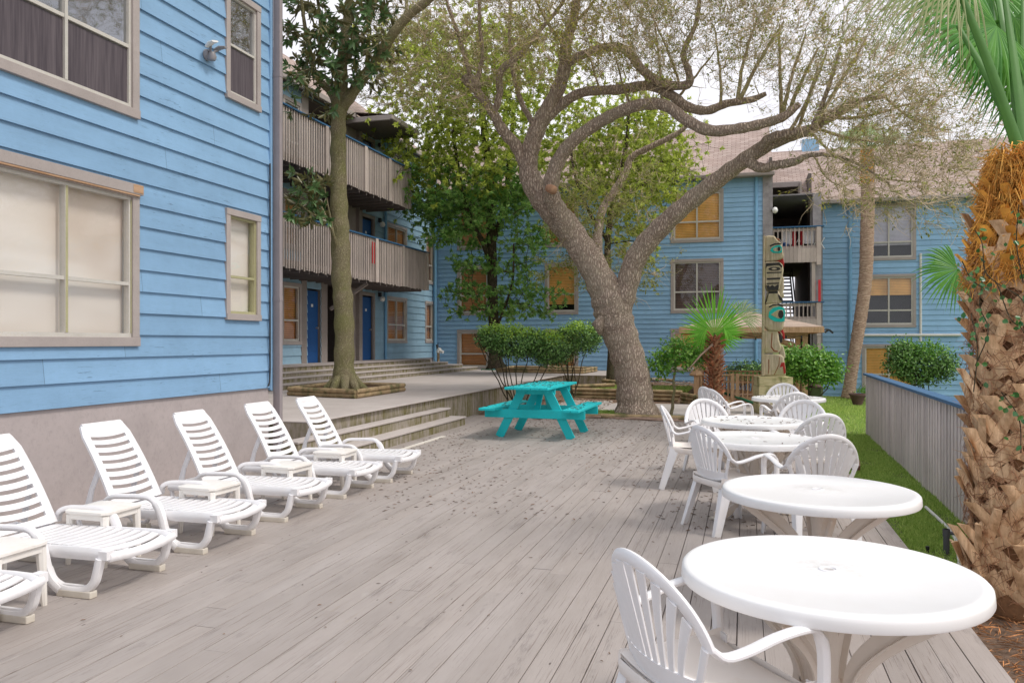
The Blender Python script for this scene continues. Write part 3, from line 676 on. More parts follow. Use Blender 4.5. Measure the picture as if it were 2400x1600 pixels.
# wall lamps on B
for k, z in enumerate((3.12, 5.62, 8.15)):
    o = empty('wall_lamp', (XB + .03, 24.48, z), 0, ['white globe lamp beside the ground floor blue door', 'black wall lamp beside the middle floor door behind the lower balcony', 'black wall lamp beside the top floor door behind the upper balcony'][k], 'lamp')
    q = MB(); q.box(0, .1, -.05, .05, -.02, .12); q.build('bracket', m_black, o, bevel=.01)
    q = MB(); q.lathe([(.001, -.19), (.07, -.16), (.095, -.1), (.07, -.03), (.03, -.01), (.001, 0)], (.14, 0, 0), 20); q.build('globe', m_whitebulb, o, smooth='all')
dsb = MB(); dsb.sweep([(XB + .07, 24.95, z) for z in (1.0, 8.45)], (1, 0, 0), .08, .1, 8, 5)
tag(dsb.build('downspout', m_downb, smooth=True), 'blue downspout between the door and the wide windows of the balcony wing', 'pipe')
dsb = MB(); dsb.sweep([(XB + .12, 29.35, z) for z in (.55, 8.3)], (1, 0, 0), .12, .12, 8, 5)
tag(dsb.build('downspout', m_downb, smooth=True), 'blue downspout in the inner corner where the two blue wings meet', 'pipe')
hy = empty('fire_hydrant', (XB + .75, 28.1, .76), 0, 'small white and black valve riser at the end of the porch steps', 'hydrant')
q = MB(); q.tube([(0, 0, -.1), (0, 0, .42)], .05, 10); q.build('pipe', m_timber, hy, smooth=True)
q = MB(); q.tube([(0, 0, .42), (.05, 0, .6)], [.09, .07], 12); q.tube([(.03, 0, .5), (.22, -.05, .44)], [.06, .05], 10); q.build('valve', m_whitebulb, hy, smooth=True)
q = MB(); q.tube([(-.02, 0, .56), (-.06, .02, .72)], .05, 10); q.build('cap', m_black, hy, smooth=True)
pc = empty('pool_noodle', (-10.34, 20.9, 4.2), 0, 'pair of red sticks poking through the lower balcony slats behind the magnolia trunk', 'stick')
for dy in (0, .13):
    q = MB(); q.bar((.055, dy, -.35), (.055, dy, .27), .03, .02, (1, 0, 0)); q.build('stick', m_red, pc)

# ---------------------------------------------------------------- building C (back, left of stairwell)
YC = 29.5; WC = Wall('Y', YC, -1); XC0 = -11.8; XC1 = .93
Cb = empty('apartment_building', (-5, YC, 0), 0, 'long blue clapboard building across the back behind the oak, under a pinkish shingle roof', 'building')
def xC(px, Y): u = (px - 1200) / F; return Y * (u * CP - SP) / (u * SP + CP)
cols = [(xC(1072, YC), xC(1149, YC)), (xC(1277, YC), xC(1356, YC)), (xC(1572, YC), xC(1696, YC))]
rowsC = [(.5, 2.06), (2.62, 4.58), (5.17, 7.07)]
wc = []
for ci, (a, b_) in enumerate(cols):
    for ri, (z0, z1) in enumerate(rowsC): wc.append((a, b_, z0, z1, ci, ri))
XCe = xC(1789, YC)
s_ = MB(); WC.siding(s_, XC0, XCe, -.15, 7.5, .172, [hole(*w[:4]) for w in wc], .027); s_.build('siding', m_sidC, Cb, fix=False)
s_ = MB(); WC.box(s_, XC0, XCe, -.8, -.15, -.3, .03); s_.build('foundation', m_found, Cb)
s_ = MB(); s_.box(XCe - .02, xC(1811, YC), YC - .06, YC + .5, -.8, 7.45); s_.build('pier', m_stucco, Cb)
s_ = MB(); s_.box(XC0, XCe, YC + .4, YC + .5, -.8, 7.5); s_.box(xC(1811, YC) - .14, xC(1811, YC) - .02, YC + .5, YC + 9, -.8, 7.5); s_.build('wall', m_dark, Cb)
for (a, b_, z0, z1, ci, ri) in wc:
    bl = m_blb if ci < 2 else (m_blo if ri == 2 else (m_bld if ri == 1 else m_blo))
    if ci == 1: bl = m_blo if ri == 1 else m_blb
    lab = 'window with dark half drawn blinds' if (ci, ri) == (2, 1) else None
    window(WC, Cb, a, b_, z0, z1, trim=.11, lip=.04, mull=1 if ci == 2 else 0, rail=.38, blind=bl, bz=.16 if (ci, ri) == (1, 1) else 0, depth=.1, sw=.05, glassm=m_glass, label=lab)
ze = 7.5; pr = .58; YE = YC - .35; t5 = 5.2; Xr1 = xC(1811, YE) + .02
r_ = MB(); r_.quad((XC0 - 6, YE, ze), (Xr1, YE, ze), (Xr1, YE + t5, ze + t5 * pr), (XC0 - 6, YE + t5, ze + t5 * pr)); r_.quad((XC0 - 6, YE + t5, ze + t5 * pr), (Xr1, YE + t5, ze + t5 * pr), (Xr1, YE + 2 * t5, ze), (XC0 - 6, YE + 2 * t5, ze))
roof_obj(r_, 'roof', Cb, (1, 0, 0), (0, .865, .5))
r_ = MB(); r_.add([(Xr1 - .02, YE, ze - .02), (Xr1 - .02, YE + t5, ze + t5 * pr - .02), (Xr1 - .02, YE + 2 * t5, ze - .02)], [(0, 1, 2)]); r_.build('gable', m_soffl, Cb, fix=False)
r_ = MB(); r_.box(XC0, Xr1 + .05, YE - .12, YE, ze - .13, ze + .01); r_.build('gutter', m_trimdark, Cb, bevel=.03)
r_ = MB(); r_.box(XC0, Xr1, YE, YC, ze - .1, ze - .06); r_.build('soffit', m_soffl, Cb)
reparent(Cb)
q = MB(); xq = xC(1772, YC); q.sweep([(xq, YC - .06, z) for z in (-.5, 7.4)], (1, 0, 0), .11, .08, 8, 5)
tag(q.build('downspout', m_downb, smooth=True), 'blue downspout on the back building just left of the stairwell', 'pipe')

# ---------------------------------------------------------------- building D (right, with stairwell)
YD = 33.0; WD = Wall('Y', YD, -1); XD0 = xC(1928, YD)
Dd = empty('apartment_building', (xC(2100, YD), YD, -.5), 0, 'right hand blue building with an open stairwell and three stacked windows beyond the fence', 'building')
a, b_ = xC(2020, YD), xC(2147, YD); rowsD = [(-.2, 1.5), (2.13, 4.15), (4.67, 6.85)]
wd = [(a, b_, z0, z1) for z0, z1 in rowsD] + [(xC(2440, YD), xC(2560, YD), z0, z1) for z0, z1 in rowsD]
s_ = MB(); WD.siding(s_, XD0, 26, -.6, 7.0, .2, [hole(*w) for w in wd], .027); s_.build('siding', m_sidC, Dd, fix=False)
for i, w in enumerate(wd):
    window(WD, Dd, *w, trim=.11, lip=.04, mull=1, rail=.3, blind=[m_blo, m_blo, m_blg][i % 3], bz=[0, .62, .24][i % 3], depth=.1, sw=.05, cover=m_dark,
           label=['ground floor window with orange blinds', 'middle window with orange blind drawn halfway', 'top window with pale grey blinds'][i % 3])
p0, p1 = xC(1905, 30.9), xC(1925, 30.9)
s_ = MB(); s_.box(p0, p1 + .0, 30.9, 31.5, -.8, 7.0); s_.box(XD0 - .45, XD0, YD - .03, YD + .3, -.8, 7.0); s_.build('pier', m_stucco, Dd)
s_ = MB(); s_.box(XD0 - .5, XD0 - .38, YD + .3, YD + 9, -.8, 8.2); s_.box(XD0, 26, YD + .4, YD + .5, -.8, 7.0)
XW0 = xC(1811, YC); FD = [-.1, 2.4, 4.95]
for f in FD[1:]: s_.box(XW0, XD0 - .4, 30.6, 41, f - .22, f - .02)
s_.box(XW0 - .1, XW0, YC + .5, 42, -.8, 8.2)
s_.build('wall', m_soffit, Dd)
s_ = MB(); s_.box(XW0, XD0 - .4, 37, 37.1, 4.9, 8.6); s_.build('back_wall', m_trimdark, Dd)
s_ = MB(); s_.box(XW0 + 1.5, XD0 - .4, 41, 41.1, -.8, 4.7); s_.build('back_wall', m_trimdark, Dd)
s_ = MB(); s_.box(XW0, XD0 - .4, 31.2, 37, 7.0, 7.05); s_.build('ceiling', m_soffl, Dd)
for zq in (-.1, 2.4):   # stair flights seen end on
    s_ = MB()
    for i in range(14): s_.box(XW0 + .25, XW0 + 1.0, 34.5 + i * .28, 34.8 + i * .28, zq + i * .18, zq + .05 + i * .18)
    s_.bar((XW0 + 1.03, 34.5, zq - .1), (XW0 + 1.03, 38.6, zq + 2.45), .04, .25); s_.bar((XW0 + 1.03, 34.5, zq + .9), (XW0 + 1.03, 38.6, zq + 3.4), .05, .08); s_.build('stair', m_trimdark, Dd)
YR = 30.55
def dbal(zf, ztop, zskirt):
    x0, x1 = XW0 + .05, xC(1925, YR)
    q = MB(); q.box(x0, x1, YR + .05, YR + .5, zf - .2, zf); bl = q.build('balcony', m_soffit, Dd)
    q = MB(); xx = x0
    while xx < x1 - .1: q.box(xx, xx + .04, YR - .02, YR + .02, zf, ztop - .03); xx += .145
    q.box(x0, x1, YR + .021, YR + .05, zf + .05, zf + .15); q.box(x0, x1, YR + .021, YR + .05, ztop - .15, ztop - .05)
    xx = x0
    while xx < x1 - .02: q.box(xx, min(xx + .135, x1), YR - .05, YR - .025, zskirt, zf + .06); xx += .14
    q.box(x1 - .16, x1 - .02, YR - .07, YR + .07, zskirt - .1, ztop - .03)
    q.build('railing', m_slat, bl)
    q = MB(); q.box(x0 - .05, x1 + .1, YR - .07, YR + .09, ztop - .03, ztop + .02); q.build('handrail', m_cap, bl, bevel=.005)
dbal(4.9, 5.74, 4.45); dbal(2.35, 3.02, 1.9)
x1 = xC(1925, YR); q = MB(); q.box(x1 - .14, x1 - .02, YR - .05, YR + .07, -.6, 2.2); q.build('post', m_slat, Dd); q = MB(); q.box(x1 - .32, x1 - .2, YR + .0, YR + .1, 2.9, 4.9); q.build('post', m_slat, Dd)
ze = 6.98; YE = YD - .4; t6 = 5.6
xa, xb, xe = XW0 - .05, xC(1874, 34.4), xC(1899, YE)
def zr(t): return ze + t * pr
r_ = MB()
r_.quad((xe, YE, ze), (30, YE, ze), (30, YE + t6, zr(t6)), (xe, YE + t6, zr(t6)))
r_.quad((xb, YE + .8, zr(.8)), (xe, YE + .8, zr(.8)), (xe, YE + t6, zr(t6)), (xb, YE + t6, zr(t6)))
r_.quad((xa, YE + 2, zr(2)), (xb, YE + 2, zr(2)), (xb, YE + t6, zr(t6)), (xa, YE + t6, zr(t6)))
r_.quad((xa, YE + t6, zr(t6)), (30, YE + t6, zr(t6)), (30, YE + 2 * t6, ze), (xa, YE + 2 * t6, ze))
roof_obj(r_, 'roof', Dd, (1, 0, 0), (0, .865, .5))
r_ = MB(); r_.box(xe - .05, 30, YE - .12, YE, ze - .13, ze + .01); r_.box(xb - .05, xe, YE + .7, YE + .8, zr(.8) - .2, zr(.8)); r_.box(xa, xb + .02, YE + 1.9, YE + 2, zr(2) - .22, zr(2))
r_.box(xe - .08, xe, YE - .1, YE + .75, ze - .12, zr(.8) - .1); r_.box(xb - .06, xb + .02, YE + .75, YE + 1.95, zr(.8) - .1, zr(1.6)); r_.build('gutter', m_trim, Dd, bevel=.02)
r_ = MB(); r_.box(XD0, 30, YE, YD, ze - .1, ze - .06); r_.build('soffit', m_soffl, Dd)
r_ = MB(); xx = xC(1900, 38); r_.box(xx - .35, xx + .35, 38, 38.7, 9, zr(t6) + .45); r_.build('dormer', m_sidC, Dd)
reparent(Dd)
q = MB(); xq = xC(1992, YD); q.sweep([(xq, YD - .06, z) for z in (-.6, 6.9)], (1, 0, 0), .13, .08, 8, 5)
tag(q.build('downspout', m_downb, smooth=True), 'blue downspout on the right hand building behind the slender palm', 'pipe')
q = MB(); xq = xC(2157, YD); q.tube([(xq, YD - .06, 1.6), (xq, YD - .06, 4.9)], .045, 8)
tag(q.build('vent_pipe', m_pvc, smooth=True), 'white vertical pipe on the blue wall right of the stacked windows', 'pipe')
q = MB(); q.tube([(xC(1994, YD), YD - .08, 1.84), (xC(2250, YD), YD - .08, 1.84)], .05, 8)
tag(q.build('wall_pipe', m_pvc, smooth=True), 'white horizontal pipe across the blue wall above the lowest window', 'pipe')
o = empty('wall_lamp', (XW0 + .03, YC - .05, 6.2), 0, 'small white globe lamp on the rough stucco pier of the stairwell', 'lamp')
q = MB(); q.tube([(-.08, 0, 0), (.02, -.04, 0)], .03, 8); q.build('bracket', m_black, o); q = MB(); q.lathe([(.001, -.12), (.08, -.08), (.1, 0), (.07, .08), (.001, .11)], (.04, -.06, 0), 16); q.build('globe', m_whitebulb, o, smooth='all')
# things on the stairwell balconies
def cloth(x0, x1, z0, z1, y, mat, label, nm='towel'):
    q = MB(); n = 8; m = 5
    q.v = [(x0 + (x1 - x0) * i / n, y + .03 * math.sin(i * 1.9) * (m - j) / m, z0 + (z1 - z0) * j / m + .02 * math.sin(i * 2.1)) for j in range(m + 1) for i in range(n + 1)]
    q.f = [(j * (n + 1) + i, j * (n + 1) + i + 1, (j + 1) * (n + 1) + i + 1, (j + 1) * (n + 1) + i) for j in range(m) for i in range(n)]
    tag(q.build(nm, mat, smooth='all', fix=False), label, 'towel')
bx = lambda px: xC(px, YR + .2)
cloth(bx(1835), bx(1856), 5.15, 5.62, YR + .2, m_cloth, 'white towel left of the red cloth behind the upper stairwell railing')
cloth(bx(1882), bx(1907), 5.15, 5.64, YR + .2, m_cloth, 'white towel at the right end of the upper stairwell railing')
cloth(bx(1857), bx(1866), 4.9, 5.66, YR + .22, m_clothred, 'red and narrow cloth hanging behind the upper stairwell railing, left one')
cloth(bx(1876), bx(1882), 5.1, 5.66, YR + .22, m_clothred, 'narrow red cloth hanging behind the upper stairwell railing, right one')
fc = empty('folding_rack', (bx(1880), YR + .35, 4.95), 0, 'light metal folding rack standing on the upper stairwell balcony', 'rack')
q = MB()
for k in range(-3, 4): q.tube([(k * .22 - .12, 0, 0), (k * .22 + .12, 0, .42)], .012, 6); q.tube([(k * .22 + .12, .03, 0), (k * .22 - .12, .03, .42)], .012, 6)
q.build('frame', m_numpl, fc)
q = MB(); q.lathe([(.001, -.12), (.08, -.09), (.12, 0), (.08, .09), (.001, .12)], (bx(1840), YR + .2, 5.1), 16)
tag(q.build('ball', m_door, smooth='all'), 'dark blue ball on the upper stairwell balcony floor', 'ball')
for k, px in enumerate((1908, 1918.5)):
    q = MB(); q.bar((bx(px), YR + .12 - .3 * k, 3.02), (bx(px), YR + .12 - .3 * k, 3.8), .085, .05, (0, 1, 0))
    tag(q.build('red_post', m_red), ['left of two upright red bars above the lower stairwell railing', 'right of two upright red bars above the lower stairwell railing'][k], 'bar')

# ---------------------------------------------------------------- resin furniture
G_CH = 'white fan back resin chairs round the tables'
def ysurf(x, z): return -.20 - .26 * (z - .42) + .95 * x * x
def make_chair():
    o = empty('resin_armchair', (0, 0, 0), 0, '', 'chair', G_CH)
    # backrest: rim arch, fan slats, lower panel
    b = MB(); pts = []; wd = []
    for i in range(33):
        th = R(-82 + 164 * i / 32); x_ = .262 * math.sin(th); z_ = .556 + .262 * math.cos(th); pts.append((x_, ysurf(x_, z_) + .012, z_)); wd.append((math.sin(th), 0, math.cos(th)))
    b.sweep(pts, wd, .046, .026, 10, 2.6)
    for i in range(9):
        s = (i - 4) / 4; path = []
        th = R(62 * s); xb = .145 * s; zb = .47; xt = .245 * math.sin(th); zt = .556 + .245 * math.cos(th)
        for k in range(7):
            t = k / 6; x_ = xb + (xt - xb) * (t ** 1.5 * .5 + t * .5); z_ = zb + (zt - zb) * t; path.append((x_, ysurf(x_, z_), z_))
        b.sweep(path, (1, 0, 0), [.028 + .022 * (k / 6) ** 1.2 for k in range(7)], .010, 6, 4)
    nu, nz = 12, 4; vs = []
    for side in (0, 1):
        for j in range(nz + 1):
            z_ = .40 + .085 * j / nz; hw = .185 + .012 * j / nz
            for i in range(nu + 1): x_ = -hw + 2 * hw * i / nu; vs.append((x_, ysurf(x_, z_) + (.007 if side else -.007), z_))
    n1 = (nu + 1) * (nz + 1); fs = []
    for j in range(nz):
        for i in range(nu): a = j * (nu + 1) + i; q4 = (a, a + 1, a + nu + 2, a + nu + 1); fs.append(q4); fs.append(tuple(k + n1 for k in reversed(q4)))
    for j in (0, nz):
        for i in range(nu): a = j * (nu + 1) + i; fs.append((a, a + 1, a + 1 + n1, a + n1))
    for i in (0, nu):
        for j in range(nz): a = j * (nu + 1) + i; fs.append((a, a + nu + 1, a + nu + 1 + n1, a + n1))
    b.add(vs, fs)
    for sg in (-1, 1):   # side edges of the back
        path = [(sg * .192, ysurf(.19, .40), .40), (sg * .205, ysurf(.205, .46), .46), (sg * .232, ysurf(.23, .53), .53), (sg * .257, ysurf(.257, .60), .60)]
        b.sweep(path, (1, 0, 0), [.028, .028, .03, .034], .018, 8, 3)
    b.build('backrest', m_white, o, smooth=True)
    # seat
    st_ = MB(); nx, ny = 14, 12; V = []
    for side in (0, 1):
        for j in range(ny + 1):
            y_ = -.215 + .455 * j / ny; hw = .205 + .045 * j / ny
            for i in range(nx + 1):
                u = -1 + 2 * i / nx; x_ = hw * u
                z_ = .415 + .018 * abs(u) ** 3 - .012 * math.cos(u * 1.5) * math.sin(math.pi * min(1, j / ny)) - (.03 * max(0, (j / ny - .82) / .18) ** 2)
                V.append((x_, y_, z_ - (.012 if side else 0)))
    n1 = (nx + 1) * (ny + 1); fs = []
    for j in range(ny):
        for i in range(nx): a = j * (nx + 1) + i; q4 = (a, a + 1, a + nx + 2, a + nx + 1); fs.append(q4); fs.append(tuple(k + n1 for k in reversed(q4)))
    st_.add(V, fs)
    for sg in (-1, 1): st_.sweep([(sg * (.205 + .045 * t), -.215 + .455 * t, .40 + .012 * math.cos(t * 6.3) - .0) for t in [k / 6 for k in range(7)]], (1, 0, 0), .014, .06, 6, 4)
    st_.sweep([(-.25 + .5 * t, .243 + .012 * math.sin(math.pi * t), .375) for t in [k / 8 for k in range(9)]], (0, 1, 0), .012, .05, 6, 4)
    st_.sweep([(-.2 + .4 * t, -.215 - .012 * math.sin(math.pi * t), .385) for t in [k / 6 for k in range(7)]], (0, 1, 0), .012, .05, 6, 4)
    so = st_.build('seat', m_seat, o, smooth=True)
    for sg in (-1, 1):
        arm = MB(); raw = [(.259, ysurf(.259, .592) + .012, .600), (.272, -.125, .572), (.281, -.05, .583), (.287, .05, .612), (.288, .15, .625), (.286, .2, .615), (.281, .232, .57), (.277, .243, .5), (.272, .245, .40)]
        pth = smooth_path(raw, 4); m_ = len(pth)
        arm.sweep([(sg * p[0], p[1], p[2]) for p in pth], (1, 0, 0), [.046 if i < m_ * .7 else .046 - .004 * (i / m_) for i in range(m_)], [.024 if i < m_ * .68 else .034 for i in range(m_)], 10, 2.8)
        arm.build('armrest', m_white, o, smooth=True)
        for (x0, y0, x1, y1, wt, wb, yb, zt) in ((.262, .235, .283, .285, .055, .034, 1, .43), (.212, -.19, .25, -.305, .058, .036, -1, .42)):
            lg = MB()
            # L section: two tapering webs
            n = 5
            for web in (0, 1):
                P_ = []
                for k in range(n):
                    t = k / (n - 1); cx = x0 + (x1 - x0) * t; cy = y0 + (y1 - y0) * t; z_ = zt * (1 - t); w_ = wt + (wb - wt) * t
                    P_.append((sg * (cx - (0 if web else w_ / 2)), cy - yb * (w_ * .75 if web else 0), z_))
                ww = [(wt + (wb - wt) * k / (n - 1)) for k in range(n)]
                if web: lg.sweep(P_, (0, 1, 0), [q * 1.5 for q in ww], .010, 6, 5)
                else: lg.sweep(P_, (1, 0, 0), ww, .010, 6, 5)
            lg.build('leg', m_white, o, smooth=True)
    return o
def face(dirx, diry): return math.atan2(-dirx, diry)      # rotation so that local +y points to (dirx, diry)
def pxy(x, y, z=0.0):
    dc = F * (CH - z) / (y - 800); p = at(x, y, dc); return (p.x, p.y)
T1 = (.31, 3.29); T2 = (.42, 5.06); T3 = (.09, 7.6); T4 = (.08, 9.3); T5 = (.66, 13.2)
chairs = [  # x, y, facing target, label
    (-.13, 2.90, (.79, .61), 'nearest white armchair, back turned to us at the left of the nearest table'),
    (-.12, 7.10, (.82, .57), 'white armchair with a cream stained seat at the left of the third table'),
    (.52, 6.84, (-.35, .94), 'white armchair with its back to us directly behind the second table'),
    (-.58, 9.00, (1, .05), 'leftmost white armchair, seen in profile with leaf scraps on its seat'),
    (-.36, 9.95, (.45, -.89), 'white armchair facing us behind the left half of the fourth table'),
    (.62, 10.1, (-.3, -.95), 'white armchair facing us behind the right half of the fourth table'),
    (.64, 8.72, (-.45, .89), 'white armchair with its back to us right of the fourth table, nearest the grass'),
    (-.27, 12.6, (.80, .6), 'white armchair turned away to the right, on the left of the farthest table'),
    (.62, 14.1, (-.1, -1), 'white armchair facing us on the far side of the farthest table'),
    (.60, 12.2, (-.35, .94), 'white armchair with its back to us in front of the farthest table'),
    (-.38, 13.1, (.8, .6), 'white armchair almost hidden behind the one left of the farthest table'),
]
c0 = make_chair()
for i, (x_, y_, f_, lab) in enumerate(chairs):
    rz = face(*f_)
    if i == 0: c0.location = (x_, y_, 0); c0.rotation_euler = (0, 0, rz); c0.scale = (1.06,) * 3; c0['label'] = lab
    else: dup(c0, (x_, y_, 0), rz, lab)

def make_table(Rt):
    o = empty('round_table', (0, 0, 0), 0, '', 'table', 'round white resin tables in a row along the right side of the deck')
    q = MB(); r = Rt
    prof = [(.022, .70), (.022, .722), (.028, .7235), (.04, .7215), (r - .052, .7215), (r - .046, .7245), (r - .024, .7255), (r - .011, .7225), (r - .004, .715), (r - .002, .702), (r, .676), (r - .003, .670), (r - .012, .671), (r - .014, .69), (r - .04, .704), (.022, .70)]
    q.lathe(prof, n=96, close=True); tp = q.build('tabletop', m_whiteT, o, smooth=True)
    q = MB(); q.lathe([(.021, .695), (.027, .7265), (.034, .7268), (.037, .7225)], n=32, close=True); q.build('hole_ring', m_white, tp, smooth='all')
    q = MB(); q.tube([(0, 0, .03), (0, 0, .70)], .036, 16); q.tube([(0, 0, .12), (0, 0, .2)], .075, 16); q.build('pole', m_cream2, o, smooth=True)
    for k in range(4):
        a = R(45 + 90 * k + 12); c, s = math.cos(a), math.sin(a); lg = MB()
        raw = [(.40, .665), (.34, .6), (.22, .5), (.13, .4), (.095, .3), (.13, .2), (.23, .11), (.33, .05), (.40, .012)]
        pth = smooth_path(raw, 3); rad = (c, s, 0)
        lg.sweep([(p[0] * c, p[0] * s, p[1]) for p in pth], rad, [.13 - .05 * math.sin(math.pi * i / (len(pth) - 1)) for i in range(len(pth))], .02, 8, 4)
        lg.sweep([(p[0] * c, p[0] * s, p[1] + (.03 if p[1] < .3 else -.02)) for p in pth], (-s, c, 0), .07, .014, 6, 4)
        lg.build('leg', m_cream2, o, smooth=True)
        ft = MB(); ft.bar((.33 * c, .33 * s, .012), (.44 * c, .44 * s, .012), .09, .024); ft.build('foot', m_foot, lg and o, bevel=.005)
    return o
tabs = [(T1, 'nearest and largest looking round white table with an umbrella hole, at the lower right'), (T2, 'second round white table from the front, clear of chairs on our side'),
        (T3, 'third round white table from the front with a dry grey patch at its centre'), (T4, 'fourth round white table from the front, scattered with leaves'), (T5, 'farthest round white table, littered with dry leaves before the totem pole')]
t0 = make_table(.555)
for i, (p, lab) in enumerate(tabs):
    if i == 0: t0.location = (*p, 0); t0['label'] = lab; t0.rotation_euler = (0, 0, .15)
    else: dup(t0, (*p, 0), .15 + i * .5, lab)

# loungers (local x towards the foot)
def slotted(mb, nslots, L, hw, mapf, slot=.02, thick=.009, margin=.05, sm=.035, bow=.03):
    """panel with cross slots: bars across, joined by side strips; mapf(u along, v across, w thickness)"""
    pitch = (L - 2 * margin) / nslots
    def strip(u0, u1, v0, v1, nv):
        vs = []; 
        for w in (0, -thick):
            for i in range(nv + 1):
                v = v0 + (v1 - v0) * i / nv; bo = bow * (1 - (v / hw) ** 2)
                vs.append(mapf(u0 + (bo if u0 > 1e-6 else 0), v, w)); vs.append(mapf(u1 + (bo if u1 < L - 1e-6 else 0), v, w))
        n = 2 * (nv + 1); fs = []
        for i in range(nv):
            a = 2 * i; fs += [(a, a + 1, a + 3, a + 2), (a + n, a + n + 2, a + n + 3, a + n + 1), (a, a + 2, a + 2 + n, a + n), (a + 1, a + 1 + n, a + 3 + n, a + 3)]
        fs += [(0, n, n + 1, 1), (n - 2, n - 1, 2 * n - 1, 2 * n - 2)]
        mb.add(vs, fs)
    ed = [0] + [margin + pitch * (k + .5) for k in range(nslots)] + [L]
    for k in range(len(ed) - 1):
        a = ed[k] + (slot / 2 if k else 0); b_ = ed[k + 1] - (slot / 2 if k < len(ed) - 2 else 0)
        strip(a, b_, -hw + sm, hw - sm, 8)
    return mb
def make_lounger():
    o = empty('sun_lounger', (0, 0, 0), 0, '', 'sun lounger', 'white resin sun loungers lined up on the deck')
    hw = .275
    b = MB(); L = .995; zb = .285
    def mf(u, v, w):
        x_ = -.76 + u; return (x_, v, zb + w + .012 * math.sin(u / L * math.pi) - .04 * max(0, (u - L + .16) / .16) ** 2 * .8)
    slotted(b, 12, L, hw, mf, .024, sm=.04, bow=.05)
    b.build('bed', m_white, o, smooth=True)
    fr = MB()
    for sg in (-1, 1):
        fr.sweep([(x_, sg * (hw - .012), z_) for x_, z_ in ((-1.14, .24), (-.8, .25), (-.3, .258), (.05, .262), (.17, .262), (.232, .255))], (0, 1, 0), .045, [.06, .065, .075, .08, .075, .06], 8, 4)
        fr.box(.17, .235, sg * .29 - .03, sg * .29 + .03, .245, .298)
    fr.sweep([(.228, -.29, .255), (.245, -.15, .245), (.25, 0, .24), (.245, .15, .245), (.228, .29, .255)], (1, 0, 0), .035, .05, 8, 4)
    fr.sweep([(-1.13, -.27, .25), (-1.14, 0, .25), (-1.13, .27, .25)], (1, 0, 0), .035, .05, 8, 4)
    fr.build('frame', m_white, o, smooth=True)
    # backrest
    bk = MB(); A0 = Vector((-.755, 0, .30)); A1 = Vector((-1.115, 0, .905)); dv = (A1 - A0); Lb = dv.length; dv.normalize(); nn = Vector((dv.z, 0, -dv.x))
    def mb_(u, v, w):
        k = u / Lb; wv = v * (1 - .10 * k); 
        if k > .93: wv *= 1 - .12 * ((k - .93) / .07) ** 2
        return tuple(A0 + dv * u + nn * (w - .02 * (v / hw) ** 2 * 0 + .018 * math.sin(k * 3.1)) + Vector((0, wv, 0)))
    slotted(bk, 8, Lb, hw, mb_, .031, sm=.03, bow=-.03, margin=.06)
    for sg in (-1, 1):
        P_ = [mb_(Lb * t, sg * (hw - .034), -.012) for t in [k / 8 for k in range(9)]]; bk.sweep(P_, (0, 1, 0), .07, .045, 8, 4)
    bk.sweep([mb_(Lb * .985, v, -.012) for v in (-.25, -.12, 0, .12, .25)], tuple(dv), .085, .045, 8, 3)
    bk.build('backrest', m_white, o, smooth=True)
    for sg in (-1, 1):
        arm = MB(); pth = smooth_path([(-.80, .29), (-.785, .35), (-.72, .388), (-.6, .397), (-.45, .402), (-.36, .392), (-.30, .335), (-.265, .26), (-.235, .16), (-.19, .085), (-.12, .035)], 4)
        yy = sg * .315
        arm.sweep([(p[0], yy, p[1]) for p in pth], (0, 1, 0), [.058] * len(pth), [.038 if i < len(pth) * .55 else .058 for i in range(len(pth))], 10, 3.5); arm.build('armrest', m_white, o, smooth=True)
        lp = MB(); pth = smooth_path([(-.235, .16), (-.19, .085), (-.1, .045), (0, .04), (.07, .05), (.13, .1), (.155, .17), (.175, .25)], 4)
        lp.sweep([(p[0], yy - sg * .008, p[1]) for p in pth], (0, 1, 0), .055, .05, 10, 3.5); lp.box(-.12, .105, yy - sg * .008 - .012, yy - sg * .008 + .012, .03, .075); lg = lp.build('leg', m_white, o, smooth=True)
        ft = MB(); ft.box(-.14, .125, yy - .03 - sg * .008, yy + .03 - sg * .008, 0, .045); ft.build('foot', m_foot, lg, bevel=.006)
        lp = MB(); pth = smooth_path([(-1.12, .25), (-1.1, .14), (-1.04, .06), (-.97, .045), (-.9, .06), (-.86, .14), (-.84, .25)], 4)
        lp.sweep([(p[0], sg * .26, p[1]) for p in pth], (0, 1, 0), .04, .03, 10, 3); lg = lp.build('leg', m_white, o, smooth=True)
        ft = MB(); ft.box(-1.08, -.88, sg * .26 - .03, sg * .26 + .03, 0, .045); ft.build('foot', m_foot, lg, bevel=.006)
        pr_ = MB(); pr_.sweep([mb_(Lb * .48, sg * .23, -.03), (-1.0, sg * .235, .42), (-1.03, sg * .24, .29)], (0, 1, 0), .022, [.05, .045, .06], 8, 4); pr_.build('prop', m_white, o, smooth=True)
    return o
LY = [3.275, 4.345, 5.42, 6.52, 7.615, 8.59]
LLAB = ['white lounger at the lower left edge, only its foot end in view', 'nearest full white lounger, its back cut by the left edge', 'white lounger third from the front with a cream side table on each side',
        'white lounger fourth from the front, by the grey foundation wall', 'white lounger second from the steps, rust on its front foot', 'farthest white lounger, right beside the concrete steps']
l0 = make_lounger()
for i, y in enumerate(LY):
    rz = [0, 0, 0, .01, -.01, .03][i]; x_ = -4.02 + (.05 if i == 5 else 0)
    if i == 0: l0.location = (x_, y, 0); l0['label'] = LLAB[0]
    else: dup(l0, (x_, y, 0), rz, LLAB[i])
